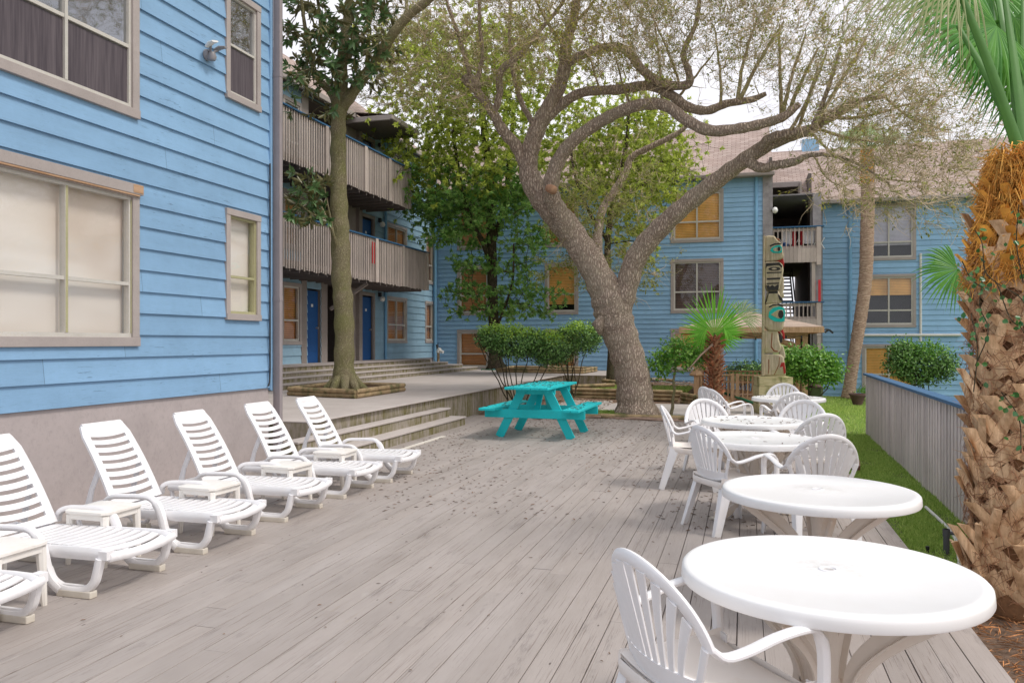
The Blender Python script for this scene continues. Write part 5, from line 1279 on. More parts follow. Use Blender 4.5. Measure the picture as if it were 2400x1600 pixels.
# --- shrubs
def shrub(name, label, cat, base, blobs, nstem, leafL, leafW, m1, m2, dens=900, topz=None, stemr=.018, stem_mat=None, ny=9):
    o = empty(name, base, 0, label, cat); base = np.array(base, float)
    pts = []
    for (c, r, n) in blobs: pts += [np.array(c) + (np.array(t) - np.array(c)) * (1.04 + .07 * math.sin(7 * t[0] + 3 * t[2]) + ru(-.06, .1)) for t in ell(n, c, r, .4)]
    cen = [np.array(c) for c, r, n in blobs]
    st_ = []; nodes = []; rads = []
    for k in range(nstem):
        c = cen[k % len(cen)] + np.random.randn(3) * np.array([.25, .2, .05]) * (1 if nstem > 1 else .2); b0 = base + np.array([ru(-.14, .14), ru(-.12, .12), -.05]) * (1 if nstem > 1 else .1)
        mid = (b0 * .5 + c * .5) + np.array([ru(-.12, .12), ru(-.1, .1), 0]); ts = np.linspace(0, 1, 8)[:, None]; P_ = (1 - ts) ** 2 * b0 + 2 * ts * (1 - ts) * mid + ts ** 2 * c + np.random.randn(8, 3) * .012
        rr = np.linspace(stemr, stemr * .45, 8); st_.append((P_, rr)); nodes += [tuple(p) for p in P_[3:]]; rads += list(rr[3:])
    sh, N_, R_ = grow(nodes, rads, [p for p in pts[::3]], up=(0, 0, .05), maxr=stemr * .6, minr=.0035, wob=.12, seg=4)
    tubes_mesh('trunk', st_ + sh, stem_mat or m_magdk, o, 6)
    P1, D1_, N1_, P2, D2_, N2_ = [], [], [], [], [], []
    for p in pts:
        j = min(range(len(blobs)), key=lambda q: np.linalg.norm((p - cen[q]) / np.array(blobs[q][1]))); out = (p - cen[j]) / np.array(blobs[j][1])
        for k in range(ny):
            v = out * .5 + np.random.randn(3) * .7; pp = p + np.random.randn(3) * leafL * 1.1; nn = out + np.array([0, 0, .6]) + np.random.randn(3) * .5
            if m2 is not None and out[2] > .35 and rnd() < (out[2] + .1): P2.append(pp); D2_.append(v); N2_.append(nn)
            else: P1.append(pp); D1_.append(v); N1_.append(nn)
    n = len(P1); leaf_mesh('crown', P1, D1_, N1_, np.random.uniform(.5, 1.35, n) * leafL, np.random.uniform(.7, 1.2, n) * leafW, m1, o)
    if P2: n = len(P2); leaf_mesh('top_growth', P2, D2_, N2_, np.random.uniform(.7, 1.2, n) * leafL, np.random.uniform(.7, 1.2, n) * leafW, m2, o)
    reparent(o); return o
def A3(x, y, dc): return tuple(ad(x, y, dc))
DS = 17.6
c1 = A3(1185, 785, DS); c2 = A3(1130, 775, DS); c3 = A3(1255, 800, DS)
bs = ad(1185, 920, DS); 
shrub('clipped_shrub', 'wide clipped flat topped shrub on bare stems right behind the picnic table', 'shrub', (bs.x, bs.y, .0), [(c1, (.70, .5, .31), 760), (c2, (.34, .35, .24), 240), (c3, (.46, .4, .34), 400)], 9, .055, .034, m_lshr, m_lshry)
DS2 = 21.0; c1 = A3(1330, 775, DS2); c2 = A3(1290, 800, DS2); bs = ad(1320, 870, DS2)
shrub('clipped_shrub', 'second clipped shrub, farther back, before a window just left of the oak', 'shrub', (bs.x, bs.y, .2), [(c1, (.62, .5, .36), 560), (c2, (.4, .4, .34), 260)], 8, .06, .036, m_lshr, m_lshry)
DS3 = 17.2; c1 = A3(1560, 812, DS3); c2 = A3(1515, 835, DS3); c3 = A3(1600, 815, DS3); bs = ad(1543, 952, DS3)
shrub('small_tree', 'slim single stemmed little tree with bright green leaves left of the small fan palm', 'tree', (bs.x, bs.y, 0), [(c1, (.42, .35, .26), 150), (c2, (.2, .22, .24), 60), (c3, (.28, .25, .14), 60)], 1, .075, .045, m_lcit, m_lcit, stemr=.04, stem_mat=m_mag)
DS4 = 19.2; c1 = A3(1862, 840, DS4); bs = ad(1855, 930, DS4)
shrub('shrub', 'broad leaved green shrub to the right of the totem pole', 'shrub', (bs.x, bs.y, -.1), [(c1, (.6, .45, .34), 420), (A3(1820, 830, DS4), (.3, .3, .25), 120), (A3(1905, 850, DS4), (.3, .3, .25), 120)], 6, .085, .055, m_lcit, m_lcit, ny=7)
DS5 = 26.5; c1 = A3(2115, 835, DS5)
shrub('shrub', 'rounded green shrub behind the blue capped fence before the orange blinds', 'shrub', (ad(2125, 900, DS5).x, ad(2125, 900, DS5).y, -.4), [(c1, (1.05, .7, .62), 700), (A3(2080, 810, DS5), (.5, .4, .35), 160)], 5, .1, .05, m_lshr, m_lcit, ny=9)
DS6 = 27.5; c1 = A3(1715, 855, DS6)
shrub('hedge', 'small dark hedge seen through the gazebo left of the totem pole', 'shrub', (ad(1715, 890, DS6).x, ad(1715, 890, DS6).y, -.4), [(c1, (.75, .4, .3), 320)], 5, .08, .045, m_lshr, None, ny=8)
DS7 = 25.5
shrub('shrub', 'small weedy shrub at the foot of the slender palm', 'shrub', (ad(1985, 905, 28).x, ad(1985, 905, 28).y, -.45), [(A3(1990, 900, 28), (.3, .2, .12), 60)], 3, .06, .03, m_lcit, None)

# ---------------------------------------------------------------- palms
def fan(mb, c, axis, nrm0, Rf, nseg=40, ang=300, droop=.15, w=.035, pleat=.01, stiff=.75, side_k=.22):
    """fan blade: segments radiate around axis in the plane with normal nrm0"""
    a = Vector(axis).normalized(); n0 = Vector(nrm0); n0 = (n0 - a * n0.dot(a)).normalized(); s = a.cross(n0)
    for i in range(nseg):
        th = R(-ang / 2 + ang * i / (nseg - 1) + ru(-1.5, 1.5)); L = Rf * (1 - side_k * abs(th) / R(180)) * ru(.9, 1.05)
        d_ = (a * math.cos(th) + s * math.sin(th)); side = n0.cross(d_).normalized(); pts = []
        k_ = 7
        for k in range(k_ + 1):
            t = k / k_; wv = w * (min(1, t / .55) * 1.0 if t < .55 else max(0.02, 1 - (t - .55) / .45)) * (1 if t > .05 else .4)
            p = c + d_ * L * t + n0 * (.06 * Rf * t * (1 - t)) + Vector((0, 0, -droop * Rf * max(0, t - stiff * .6) ** 2 * 2.2))
            pts.append((p - side * wv / 2, p + n0 * wv * .22, p + side * wv / 2))
        vs = [q for tr_ in pts for q in tr_]; fs = []
        for k in range(k_): b = 3 * k; fs += [(b, b + 1, b + 4, b + 3), (b + 1, b + 2, b + 5, b + 4)]
        mb.add(vs, fs)
# small fan palm before the gazebo
DF = 16.9; bs = ad(1640, 905, DF)
fp = empty('fan_palm', (bs.x, bs.y, -.1), 0, 'small fan palm with shaggy red brown trunk and bright green fan before the gazebo', 'palm')
tk = MB(); tp = ad(1642, 775, DF); tk.tube([Vector((bs.x, bs.y, -.2)), Vector((bs.x + .02, bs.y, .4)), tp], [.17, .15, .11], 12, jit=.1)
tk.build('trunk', m_core, fp, smooth='all')
q = MB(); 
for i in range(230):
    t = i / 230; a = i * 2.399; zz = -.05 + (tp.z + .1) * t; r0 = .15 - .03 * t; c_, s_2 = math.cos(a), math.sin(a); b0 = Vector((bs.x + c_ * r0, bs.y + s_2 * r0, zz)); o_ = Vector((c_, s_2, 0)); w = ru(.03, .06)
    q.bar(b0 - o_ * .03, b0 + o_ * ru(.05, .12) + Vector((ru(-.03, .03), ru(-.03, .03), ru(.03, .13))), w, .012, o_ + Vector((0, 0, .2)))
q.build('husk', m_rboot, fp)
q = MB(); hc = ad(1641, 764, DF); q.tube([tp, hc], [.03, .018], 8); sc_ = ad(1690, 720, DF + .3); q.tube([tp + Vector((.03, 0, 0)), sc_], [.022, .014], 8); q.build('petiole', m_petiole, fp, smooth=True)
view = (Vector((0, 0, CH)) - hc).normalized()
q = MB(); fan(q, hc, (-.02, -.15, 1), view + Vector((.1, 0, .1)), 1.1, 54, 300, .06, .042, stiff=.95, side_k=.62); q.build('fan_leaf', m_fan, fp, fix=False)
q = MB(); fan(q, ad(1700, 728, DF + .3), (.75, .15, .55), view + Vector((.2, 0, .5)), .58, 26, 170, .35, .026); q.build('fan_leaf', m_fanpale, fp, fix=False)
q = MB(); fan(q, ad(1660, 745, DF), (.5, .3, -.2), view + Vector((0, 0, .8)), .5, 22, 160, .6, .03); q.build('fan_leaf', m_fan, fp, fix=False); q = MB(); fan(q, ad(1625, 750, DF), (-.6, .2, -.2), view + Vector((0, 0, .8)), .48, 20, 150, .5, .03); q.build('fan_leaf', m_fan, fp, fix=False)
q = MB(); q.tube([ad(1638, 790, DF - .1), ad(1610, 815, DF - .15), ad(1580, 850, DF - .2)], [.025, .02, .012], 6); q.build('dead_stalk', m_roots, fp, smooth=True)
reparent(fp)

# slender tall palm near building D
DP = 29.0
sp = empty('slender_palm', (ad(1950, 905, DP).x, ad(1950, 905, DP).y, -.5), 0, 'tall slender palm with a curved smooth trunk in front of the right hand building', 'palm')
tk = MB(); P_, r_s = px_path([(1948, 915, DP, 32), (1954, 870, DP, 27), (1965, 800, DP, 27), (1978, 720, DP, 28), (1988, 640, DP, 29), (1991, 560, DP, 30), (1993, 480, DP, 30), (1993, 420, DP, 29), (1992, 380, DP, 28), (1991, 345, DP, 20)], 10)
tk.tube(P_, [r * (1 + .035 * math.sin(i * 2.4)) for i, r in enumerate(r_s)], 16, jit=.015); tk.build('trunk', m_palm2, sp, smooth='all')
q = MB(); cb = ad(1991, 400, DP)
for i in range(120):
    t = i / 120; a = i * 2.399; p = ad(1991, 430 - 80 * t, DP); r0 = .2 - .03 * t; o_ = Vector((math.cos(a), math.sin(a), 0)); q.bar(p + o_ * r0 * .8, p + o_ * (r0 + .07) + Vector((0, 0, ru(.1, .2))), .07, .015, o_)
q.build('husk', m_boott, sp)
q = MB(); q2 = MB()
for i in range(16):
    a = i * 2.399; el_ = R(ru(5, 75)); d_ = Vector((math.cos(a) * math.cos(el_), math.sin(a) * math.cos(el_), math.sin(el_))); b0 = ad(1991, 345, DP); h = b0 + d_ * ru(.6, .95); q2.tube([b0, h], [.03, .015], 5)
    fan(q, h, d_, Vector((0, 0, 1)) if el_ < 1 else Vector((0, -1, .2)), ru(.55, .75), 22, 230, .5, .05)
q.build('fan_leaf', m_fanpale, sp, fix=False); q2.build('petiole', m_petiole, sp); reparent(sp)

# big foreground palm
PB = Vector((1.69, 5.79, -.12)); 
bp_ = empty('cabbage_palm', tuple(PB), 0, 'large foreground palm, trunk wrapped in criss crossed old leaf bases, orange fibre on top', 'palm')
def ptrunk(z): return Vector((PB.x + .012 * z, PB.y + .0 * z, z))
tk = MB(); tk.tube([ptrunk(z) for z in (-.2, 0, .3, .8, 1.4, 2.0, 2.4, 2.7)], [.31, .29, .265, .25, .245, .23, .18, .13], 20, jit=.05); tk.build('trunk', m_core, bp_, smooth='all')
def boot(mb, z, a, L, wb, wt, lean, r0, thick=.028, split=True, tw=0.0):
    o_ = Vector((math.cos(a), math.sin(a), 0)); tg_ = Vector((-math.sin(a), math.cos(a), 0)); c = ptrunk(z) + o_ * r0
    U = (Vector((0, 0, 1)) * math.cos(lean) + o_ * math.sin(lean) + tg_ * tw).normalized()
    nseg = 6
    def strip(p0, ws, dirv, curl, th):
        rings = []
        for k in range(nseg + 1):
            t = k / nseg; p = p0 + dirv * L * t * (1 if th else 1) + o_ * curl * .35 * t * t * L; w = ws[0] + (ws[1] - ws[0]) * t; bow = .25 * w
            tt = thick * (1 - .55 * t)
            for (sx, oo) in ((-.5, -bow * .5), (-.25, bow * .25), (0, bow * .5), (.25, bow * .25), (.5, -bow * .5), (.25, bow * .25 - tt), (-.25, bow * .25 - tt)): rings.append(p + tg_ * w * sx + o_ * oo)
        n = 7; fs = []
        for k in range(nseg):
            for j in range(n): a_ = k * n + j; b_ = k * n + (j + 1) % n; fs.append((a_, b_, b_ + n, a_ + n))
        fs.append(tuple(range(n))); fs.append(tuple(nseg * n + j for j in range(n - 1, -1, -1))); mb.add(rings, fs)
    strip(c, (wb, wt), U, .22, True)
    if split:
        for sg in (-1, 1):
            L0 = L; dv_ = (U * -.55 + tg_ * sg * .75 - o_ * .1).normalized(); p0 = c + U * L * .18 + tg_ * sg * wb * .2
            Ls = L * .72; rings = []
            for k in range(5):
                t = k / 4; ang = sg * t * .75; pp = ptrunk(p0.z - Ls * .62 * t) + Vector((math.cos(a + sg * .12 + ang * .9), math.sin(a + sg * .12 + ang * .9), 0)) * (r0 + .018 * (1 - t)); rings.append(pp)
            mb.sweep(rings, [Vector((0, 0, 1))] * 5, [wt * 1.05, wt * .95, wt * .85, wt * .6, wt * .3], [thick, thick, thick * .8, thick * .6, .006], 8, 3)
q = MB(); i = 0; z = -.02; NB = 150
for i in range(NB):
    t = i / NB; z = -.08 + 2.33 * t; a = i * 2.39996 + ru(-.12, .12); lean = ru(.22, .5)
    boot(q, z + ru(-.02, .02), a, ru(.30, .40) * (1 - .15 * t), ru(.12, .15) * (1 - .2 * t), ru(.075, .10), ru(.05, .16), .268 - .025 * t, .035, True, (1 if i % 2 else -1) * ru(.45, 1.0))
q.build('leaf_base', m_boot, bp_, smooth=True)
q = MB()
for i in range(85):
    t = i / 85; z = 1.98 + .55 * t; a = i * 2.39996 + ru(-.2, .2); boot(q, z, a, ru(.12, .2), .10, .05, ru(.25, .6), .28 - .10 * t, .022, False, ru(-.3, .3))
q.build('fresh_leaf_base', m_boott, bp_, smooth=True)
def fibres(n, z0, z1, mat, name, rr, L=.22, w=.0022):
    pa = []
    for _ in range(n):
        z = ru(z0, z1); a = ru(0, 6.283); r0 = rr(z); o_ = np.array([math.cos(a), math.sin(a), 0]); tg_ = np.array([-math.sin(a), math.cos(a), 0]); p = np.array(tuple(ptrunk(z))) + o_ * r0
        l = L * ru(.4, 1.2); s1 = random.choice([-1, 1]) * ru(.4, 1.2); k1 = ru(.15, 1.1) if z > 1.9 else ru(.05, .4)
        pa.append((np.array([p, p + o_ * .04 * k1 + tg_ * s1 * l * .45 + np.array([0, 0, ru(-.3, .5) * l]), p + o_ * .09 * k1 + tg_ * s1 * l * .8 + np.array([0, 0, ru(-.8, .4) * l])]), np.array([w, w, w * .4])))
    return tubes_mesh(name, pa, mat, bp_, 3)
fibres(6000, 1.98, 2.80, m_fibre, 'fibre', lambda z: .30 - .15 * max(0, (z - 1.8) / .95), .17, .0045)
fibres(2600, 0, 2.15, m_fibred, 'dark_fibre', lambda z: .28)
# crown of the big palm
q = MB(); cr = ptrunk(2.68); pet = []
pts_ = [((2290, 360), (2200, 60), 5.25), ((2305, 360), (2300, -60), 5.4), ((2318, 365), (2350, 0), 5.6), ((2325, 370), (2400, 120), 5.5), ((2298, 360), (2160, -120), 5.0), ((2310, 350), (2500, -50), 5.9), ((2300, 350), (2260, -180), 6.2)]
hubs = []
for (a_, b_, dd) in pts_:
    p0 = cr + Vector((ru(-.05, .05), ru(-.04, .04), -.02)); p2 = ad(b_[0], b_[1], dd); pm = (p0 + p2) / 2 + Vector((0, 0, .06)); 
    path = smooth_path([tuple(p0), tuple(pm), tuple(p2)], 6); q.sweep(path, (CP, SP, 0), [.085 - .055 * k / (len(path) - 1) for k in range(len(path))], [.04 - .02 * k / (len(path) - 1) for k in range(len(path))], 8, 2.2)
    hubs.append((p2, (p2 - pm).normalized()))
q.build('petiole', m_petiole, bp_, smooth=True)
q = MB(); q.tube([ptrunk(2.55), ptrunk(2.72), ptrunk(2.85)], [.12, .1, .04], 14, jit=.1); q.build('heart', m_petiole, bp_, smooth='all')
q = MB(); rr_ = Vector((CP, SP, 0))
specs = [((2290, 60), (-.55, -.15, -.15), 1.0, 5.5), ((2330, 40), (.3, 0, -.85), 1.0, 5.7), ((2270, -40), (-.7, 0, -.35), 1.2, 5.9), ((2390, 60), (-.2, .1, -.9), 1.15, 5.8), ((2350, -20), (-.35, .2, -.8), 1.15, 6.1), ((2400, -60), (.1, .2, -.7), 1.25, 6.2), ((2430, 150), (-.1, .1, -.9), 1.0, 6.0)]
for (p, ax, Rf, dd) in specs:
    axv = rr_ * ax[0] + Vector((0, 0, ax[2])) + Vector((0, 1, 0)) * ax[1]
    fan(q, ad(p[0], p[1], dd), axv, Vector((0, -1, .35)), Rf * .62, 40, 200, .35, .034)
q.build('frond', m_pfr, bp_, fix=False)
q = MB()
for (p, ax, Rf, dd) in [((2230, -60), (-.75, 0, -.45), 1.35, 5.6), ((2180, -120), (-.8, 0, -.5), 1.5, 5.2), ((2260, -90), (-.6, .1, -.7), 1.3, 6.0)]:
    axv = rr_ * ax[0] + Vector((0, 0, ax[2])) + Vector((0, 1, 0)) * ax[1]; fan(q, ad(p[0], p[1], dd), axv, Vector((0, -1, .5)), Rf * .6, 34, 120, .5, .014)
q.build('pale_frond', m_pfrpale, bp_, fix=False)
reparent(bp_)
# young frond growing behind the trunk on its left
yp = empty('young_palm', (2.15, 6.6, -.1), 0, 'fan of green palm leaf sticking out left of the big palm trunk', 'palm')
q = MB(); hb = ad(2200, 618, 6.3); q.tube([hb + Vector((.25, .1, -.6)), hb + Vector((.12, .05, -.2)), hb], [.02, .016, .01], 8); q.build('petiole', m_petiole, yp, smooth=True)
q = MB(); fan(q, hb, -rr_ * .9 + Vector((0, 0, -.25)), Vector((.1, -1, .3)), .36, 30, 190, .28, .022); q.build('fan_leaf', m_pfr, yp, fix=False); reparent(yp)
# vine on the big palm
vn = empty('climbing_vine', (1.5, 5.3, 1.2), 0, 'green ivy like vine with small round leaves clinging to the big palm trunk', 'vine')
vp = []; vl = []
def onp(px_, py_):      # a point on the near face of the trunk under display pixel
    off = (px_ - 2322) / 125.0; k = math.sqrt(max(0, 1 - min(1, off * off))); return np.array(tuple(ad(px_, py_, 5.08 - .33 * k)))
for (pts) in [[(2240, 530), (2256, 560), (2262, 620), (2290, 650), (2340, 680), (2365, 720)], [(2262, 620), (2250, 700), (2270, 760), (2240, 840)], [(2290, 650), (2320, 730), (2350, 760), (2370, 830)], [(2210, 600), (2230, 640), (2262, 665)], [(2340, 470), (2335, 560), (2350, 650)], [(2230, 720), (2245, 800), (2236, 900)], [(2300, 900), (2340, 960), (2345, 1040)]]:
    P_ = [onp(*p) if p[0] > 2195 else np.array(tuple(ad(p[0], p[1], 5.2))) for p in pts]; sp_ = np.array(smooth_path([tuple(p) for p in P_], 6)); vp.append((sp_, np.full(len(sp_), .0035)))
tubes_mesh('stem', vp, m_magdk, vn, 5)
P_, D_, N_ = leaves_on(vp, 15, .03, 0, 0); vw = np.array([-.4, -.9, .3])
N_ = np.random.randn(len(P_), 3) * .5 + vw; P_ = P_ + vw * .02; n_ = len(P_); leaf_mesh('leaf', P_, D_, N_, np.random.uniform(.025, .045, n_), np.random.uniform(.02, .035, n_), m_vine, vn); reparent(vn)

# ---------------------------------------------------------------- gazebo
gx0, gx1, gy0, gy1 = -1.68, 1.95, 21.9, 25.6; 
gz = empty('gazebo', ((gx0 + gx1) / 2, (gy0 + gy1) / 2, 0), 0, 'square wooden gazebo with a low hipped board roof behind the totem pole', 'gazebo')
cx_, cy_ = (gx0 + gx1) / 2, (gy0 + gy1) / 2
q = MB(); nb = 20
for (A_, B_) in (((gx0, gy0), (gx1, gy0)), ((gx1, gy0), (gx1, gy1)), ((gx1, gy1), (gx0, gy1)), ((gx0, gy1), (gx0, gy0))):
    for k in range(nb):   # roof boards up the slope
        t0_, t1_ = k / nb, (k + .96) / nb; def_ = []
        for (t, zz) in ((t0_, 0), (t1_, 0)):
            pa = Vector((A_[0] + (cx_ - A_[0]) * t, A_[1] + (cy_ - A_[1]) * t, 1.98 + .47 * t)); pb_ = Vector((B_[0] + (cx_ - B_[0]) * t, B_[1] + (cy_ - B_[1]) * t, 1.98 + .47 * t)); def_ += [pa, pb_]
        lift = Vector((0, 0, .012)); q.add([def_[0] + lift, def_[1] + lift, def_[3], def_[2], def_[0] - lift, def_[1] - lift], [(0, 1, 2, 3), (4, 5, 1, 0)])
q.build('roof', m_gazroof, gz, fix=False)
q = MB(); q.box(gx0, gx1, gy0 - .02, gy0 + .02, 1.83, 1.975); q.box(gx0, gx1, gy1 - .02, gy1 + .02, 1.83, 1.975); q.box(gx0 - .02, gx0 + .02, gy0 + .02, gy1 - .02, 1.83, 1.975); q.box(gx1 - .02, gx1 + .02, gy0 + .02, gy1 - .02, 1.83, 1.975)
px0, px1, py0, py1 = gx0 + .42, gx1 - .42, gy0 + .4, gy1 - .4
q.box(px0 - .07, px1 + .07, py0 - .07, py0 + .07, 1.68, 1.83); q.box(px0 - .07, px1 + .07, py1 - .07, py1 + .07, 1.68, 1.83); q.box(px0 - .06, px0 + .06, py0 + .07, py1 - .07, 1.68, 1.829); q.box(px1 - .06, px1 + .06, py0 + .07, py1 - .07, 1.68, 1.829); q.build('fascia', m_gaz, gz)
q = MB(); q.box(px0 - .2, px1 + .2, py0 - .15, py1 + .15, -.6, -.02); q.build('floor', m_gaz, gz)
for X_ in (px0, px1):
    for Y_ in (py0, py1):
        q = MB(); q.box(X_ - .065, X_ + .065, Y_ - .065, Y_ + .065, -.02, 1.68); po = q.build('post', m_gaz, gz); q = MB(); q.lathe([(.13, .66), (.19, .68), (.19, .71), (.1, .8), (.09, .84)], (X_, Y_, 0), 4); q.build('skirt', m_gaz, po)
    for Y_, sgx in ((py0, 1), (py1, -1)):
        s = 1 if X_ == px0 else -1; q = MB(); pth = smooth_path([(X_ + s * .05, Y_, 1.1), (X_ + s * .12, Y_, 1.35), (X_ + s * .3, Y_, 1.52), (X_ + s * .6, Y_, 1.62), (X_ + s * .75, Y_, 1.7)], 4); q.sweep([tuple(p) for p in pth], (0, 1, 0), .06, .12, 8, 5); q.build('brace', m_gaz, gz)
def rail_run(A_, B_):
    q = MB(); A_ = Vector((*A_, 0)); B_ = Vector((*B_, 0)); L = (B_ - A_).length; d_ = (B_ - A_).normalized()
    q.bar(A_ + Vector((0, 0, .7)), B_ + Vector((0, 0, .7)), .12, .035); q.bar(A_ + Vector((0, 0, .06)), B_ + Vector((0, 0, .06)), .05, .08); n = int(L / .115)
    for k in range(1, n): p = A_ + d_ * (L * k / n); q.bar(p + Vector((0, 0, .06)), p + Vector((0, 0, .69)), .035, .035, (0, 1, 0))
    q.build('railing', m_gaz, gz)
rail_run((px0 - .1, py0), (px0 + .95, py0)); rail_run((px0 + 1.1, py0 + .03), (px1, py0 + .03)); rail_run((px0, py0), (px0, py1)); rail_run((px1, py0), (px1, py1)); rail_run((px0, py1), (px1, py1))
for X_ in (px0 + .95, px0 + 1.08): q = MB(); q.box(X_ - .05, X_ + .05, py0 - .05, py0 + .05, -.02, .74); q.build('newel', m_gaz, gz)
q = MB(); q.box(px0 + .5, px1 - .2, py1 - .5, py1 - .1, .36, .4); q.build('bench', m_gaz, gz)
reparent(gz)
sl2 = empty('string_light', (cx_, gy0, 1.75), 0, 'string of little dark bulbs hanging under the front edge of the gazebo roof', 'lights')
q = MB(); pth = [(gx0 + .3 + (gx1 - gx0 - .6) * k / 40, gy0 + .08, 1.77 - .05 * abs(math.sin(k * .5))) for k in range(41)]; q.tube(pth, .006, 4); q.build('wire', m_black, sl2)
q = MB()
for k in range(2, 40, 5): q.lathe([(.001, -.09), (.025, -.06), (.02, -.01), (.01, 0)], pth[k], 8)
q.build('bulb', m_black, sl2); reparent(sl2)
fl = empty('floodlight', (xC(1942, 29), 29, 1.9), 0, 'small dark twin floodlight fixed beyond the right corner of the gazebo roof', 'light')
q = MB(); q.bar((-.12, 0, 0), (0, 0, .1), .1, .06); q.bar((.14, 0, -.02), (.02, 0, .1), .1, .06); q.build('lamp_head', m_black, fl); q = MB(); q.tube([(0, 0, .1), (0, .5, .12), (0, 3.9, .12)], .025, 6); q.build('arm', m_black, fl)

# ---------------------------------------------------------------- totem pole
tb = at(1700 + 390 / 3.485, 880, 17.64); S_ = .00271
plx = tb.x; ply = tb.y
to = empty('totem_pole', (plx, ply, .84), R(1), 'carved weathered totem pole with two turquoise eyed red beaked birds', 'totem pole')
def T(cx, cy, dep): return ((cx - 390) * S_ * .9, dep * .86, (1220 - cy) * S_)
def tprism(name, poly, half, mat, bev=.03, y0=None, par=to):
    q = MB(); q.prism([(c, r) for c, r in poly], lambda u, v, d_: T(u, v, d_), -half if y0 is None else y0[0], half if y0 is None else y0[1]); return q.build(name, mat, par, bevel=bev, smooth=True)
tprism('back_board', [(305, 78), (318, 78), (312, 1220), (288, 1220)], .2, m_totem, .006)
tprism('upper_body', [(314, 85), (345, 78), (400, 84), (420, 110), (455, 140), (466, 180), (476, 228), (482, 250), (470, 270), (420, 285), (345, 292), (316, 290)], .165, m_totem, .045)
tprism('wing_panel', [(316, 292), (440, 294), (470, 320), (478, 360), (468, 420), (440, 525), (335, 530), (316, 470)], .18, m_totem, .035)
tprism('tail', [(340, 528), (438, 528), (452, 575), (470, 620), (440, 632), (316, 636)], .15, m_totem, .03)
tprism('small_face', [(440, 400), (462, 395), (484, 430), (480, 470), (486, 505), (474, 540), (486, 575), (470, 590), (430, 585)], .09, m_totem, .02)
tprism('lower_body', [(314, 636), (420, 628), (470, 650), (492, 690), (490, 760), (480, 800), (470, 850), (420, 862), (345, 855), (312, 820)], .175, m_totem, .045)
tprism('torso', [(310, 850), (430, 858), (440, 930), (462, 985), (440, 1034), (310, 1038)], .165, m_totem, .035)
tprism('leg_block', [(306, 1042), (440, 1042), (478, 1060), (494, 1150), (496, 1218), (292, 1218)], .165, m_totem, .03)
tprism('arm', [(450, 960), (478, 985), (492, 1040), (494, 1075), (462, 1085), (440, 1060)], .12, m_totem, .02)
def deco(name, poly, mat, out, t=.012, both=True):
    for sg in ((-1, 1) if both else (-1,)):
        a, b = (-out - t, -out + .01) if sg < 0 else (out - .01, out + t); tprism(name, poly, 0, mat, .004, (a, b))
def oval(cx, cy, rx, ry, n=20, a0=0): return [(cx + rx * math.cos(2 * math.pi * k / n), cy + ry * math.sin(2 * math.pi * k / n)) for k in range(n)]
deco('eye_patch', [(362, 205), (375, 180), (405, 165), (445, 160), (462, 175), (464, 220), (440, 226), (385, 222)], m_tturq, .165, .012)
deco('eye', oval(422, 196, 34, 17), m_totem, .165, .02); deco('pupil', oval(437, 192, 13, 18), m_tblack, .165, .027)
deco('brow', [(358, 160), (400, 145), (458, 144), (460, 152), (405, 156), (362, 172)], m_tblack, .165, .014)
tprism('ear', [(330, 140), (352, 112), (385, 98), (442, 108), (446, 128), (425, 132), (400, 118), (360, 135), (335, 155)], .15, m_tbrown, .012)
tprism('beak', [(398, 262), (410, 246), (450, 244), (474, 262), (484, 300), (480, 342), (470, 318), (455, 300), (400, 286)], .085, m_tred, .02)
deco('wing_mark', [(325, 305), (440, 300), (468, 330), (462, 345), (435, 322), (335, 330), (324, 345)], m_tblack, .18, .008)
deco('wing_mark', oval(398, 352, 52, 16), m_tblack, .18, .009); deco('wing_mark', oval(396, 352, 22, 7), m_totem, .18, .013)
for (y0_, y1_) in ((378, 386), (425, 438), (465, 474)): deco('wing_mark', [(332, y0_), (462 - (y0_ - 378) * .25, y0_ - 2), (460 - (y0_ - 378) * .25, y1_), (334, y1_ + 2)], m_tblack, .18, .008)
deco('wing_mark', [(328, 486), (345, 480), (360, 496), (380, 480), (400, 496), (425, 478), (438, 480), (432, 524), (340, 526)], m_tblack, .18, .008)
deco('tail_mark', [(345, 532), (430, 532), (425, 550), (352, 550)], m_tblack, .15, .01); deco('tail_mark', [(345, 545), (352, 545), (332, 620), (318, 632)], m_tblack, .15, .01); deco('tail_mark', [(428, 560), (440, 562), (472, 600), (468, 622), (440, 600)], m_tblack, .15, .01)
deco('brow', [(350, 655), (385, 638), (440, 634), (476, 650), (474, 660), (430, 645), (385, 650), (356, 666)], m_tblack, .175, .012)
deco('eye_patch', [(346, 740), (352, 700), (385, 668), (440, 656), (480, 668), (490, 700), (486, 776), (450, 782), (400, 778), (360, 756)], m_tturq, .175, .012)
deco('eye', [(368, 722), (400, 700), (430, 684), (470, 686), (478, 720), (466, 752), (430, 754), (395, 738)], m_totem, .175, .02); deco('pupil', oval(453, 720, 23, 33), m_tblack, .175, .028)
tprism('beak', [(372, 820), (388, 804), (440, 806), (468, 830), (486, 872), (490, 922), (476, 922), (462, 890), (440, 870), (400, 852), (374, 842)], .09, m_tred, .02)
deco('groove', [(384, 830), (440, 838), (466, 880), (470, 900), (446, 862), (388, 846)], m_totem, .088, .01)
tprism('claw', [(426, 880), (452, 878), (470, 905), (468, 948), (440, 956), (424, 940), (440, 925), (424, 905)], .11, m_tblack, .018)
deco('groove', [(374, 870), (382, 868), (376, 980), (400, 1010), (430, 1016), (426, 1024), (392, 1020), (366, 985)], m_tbrown, .165, .004)
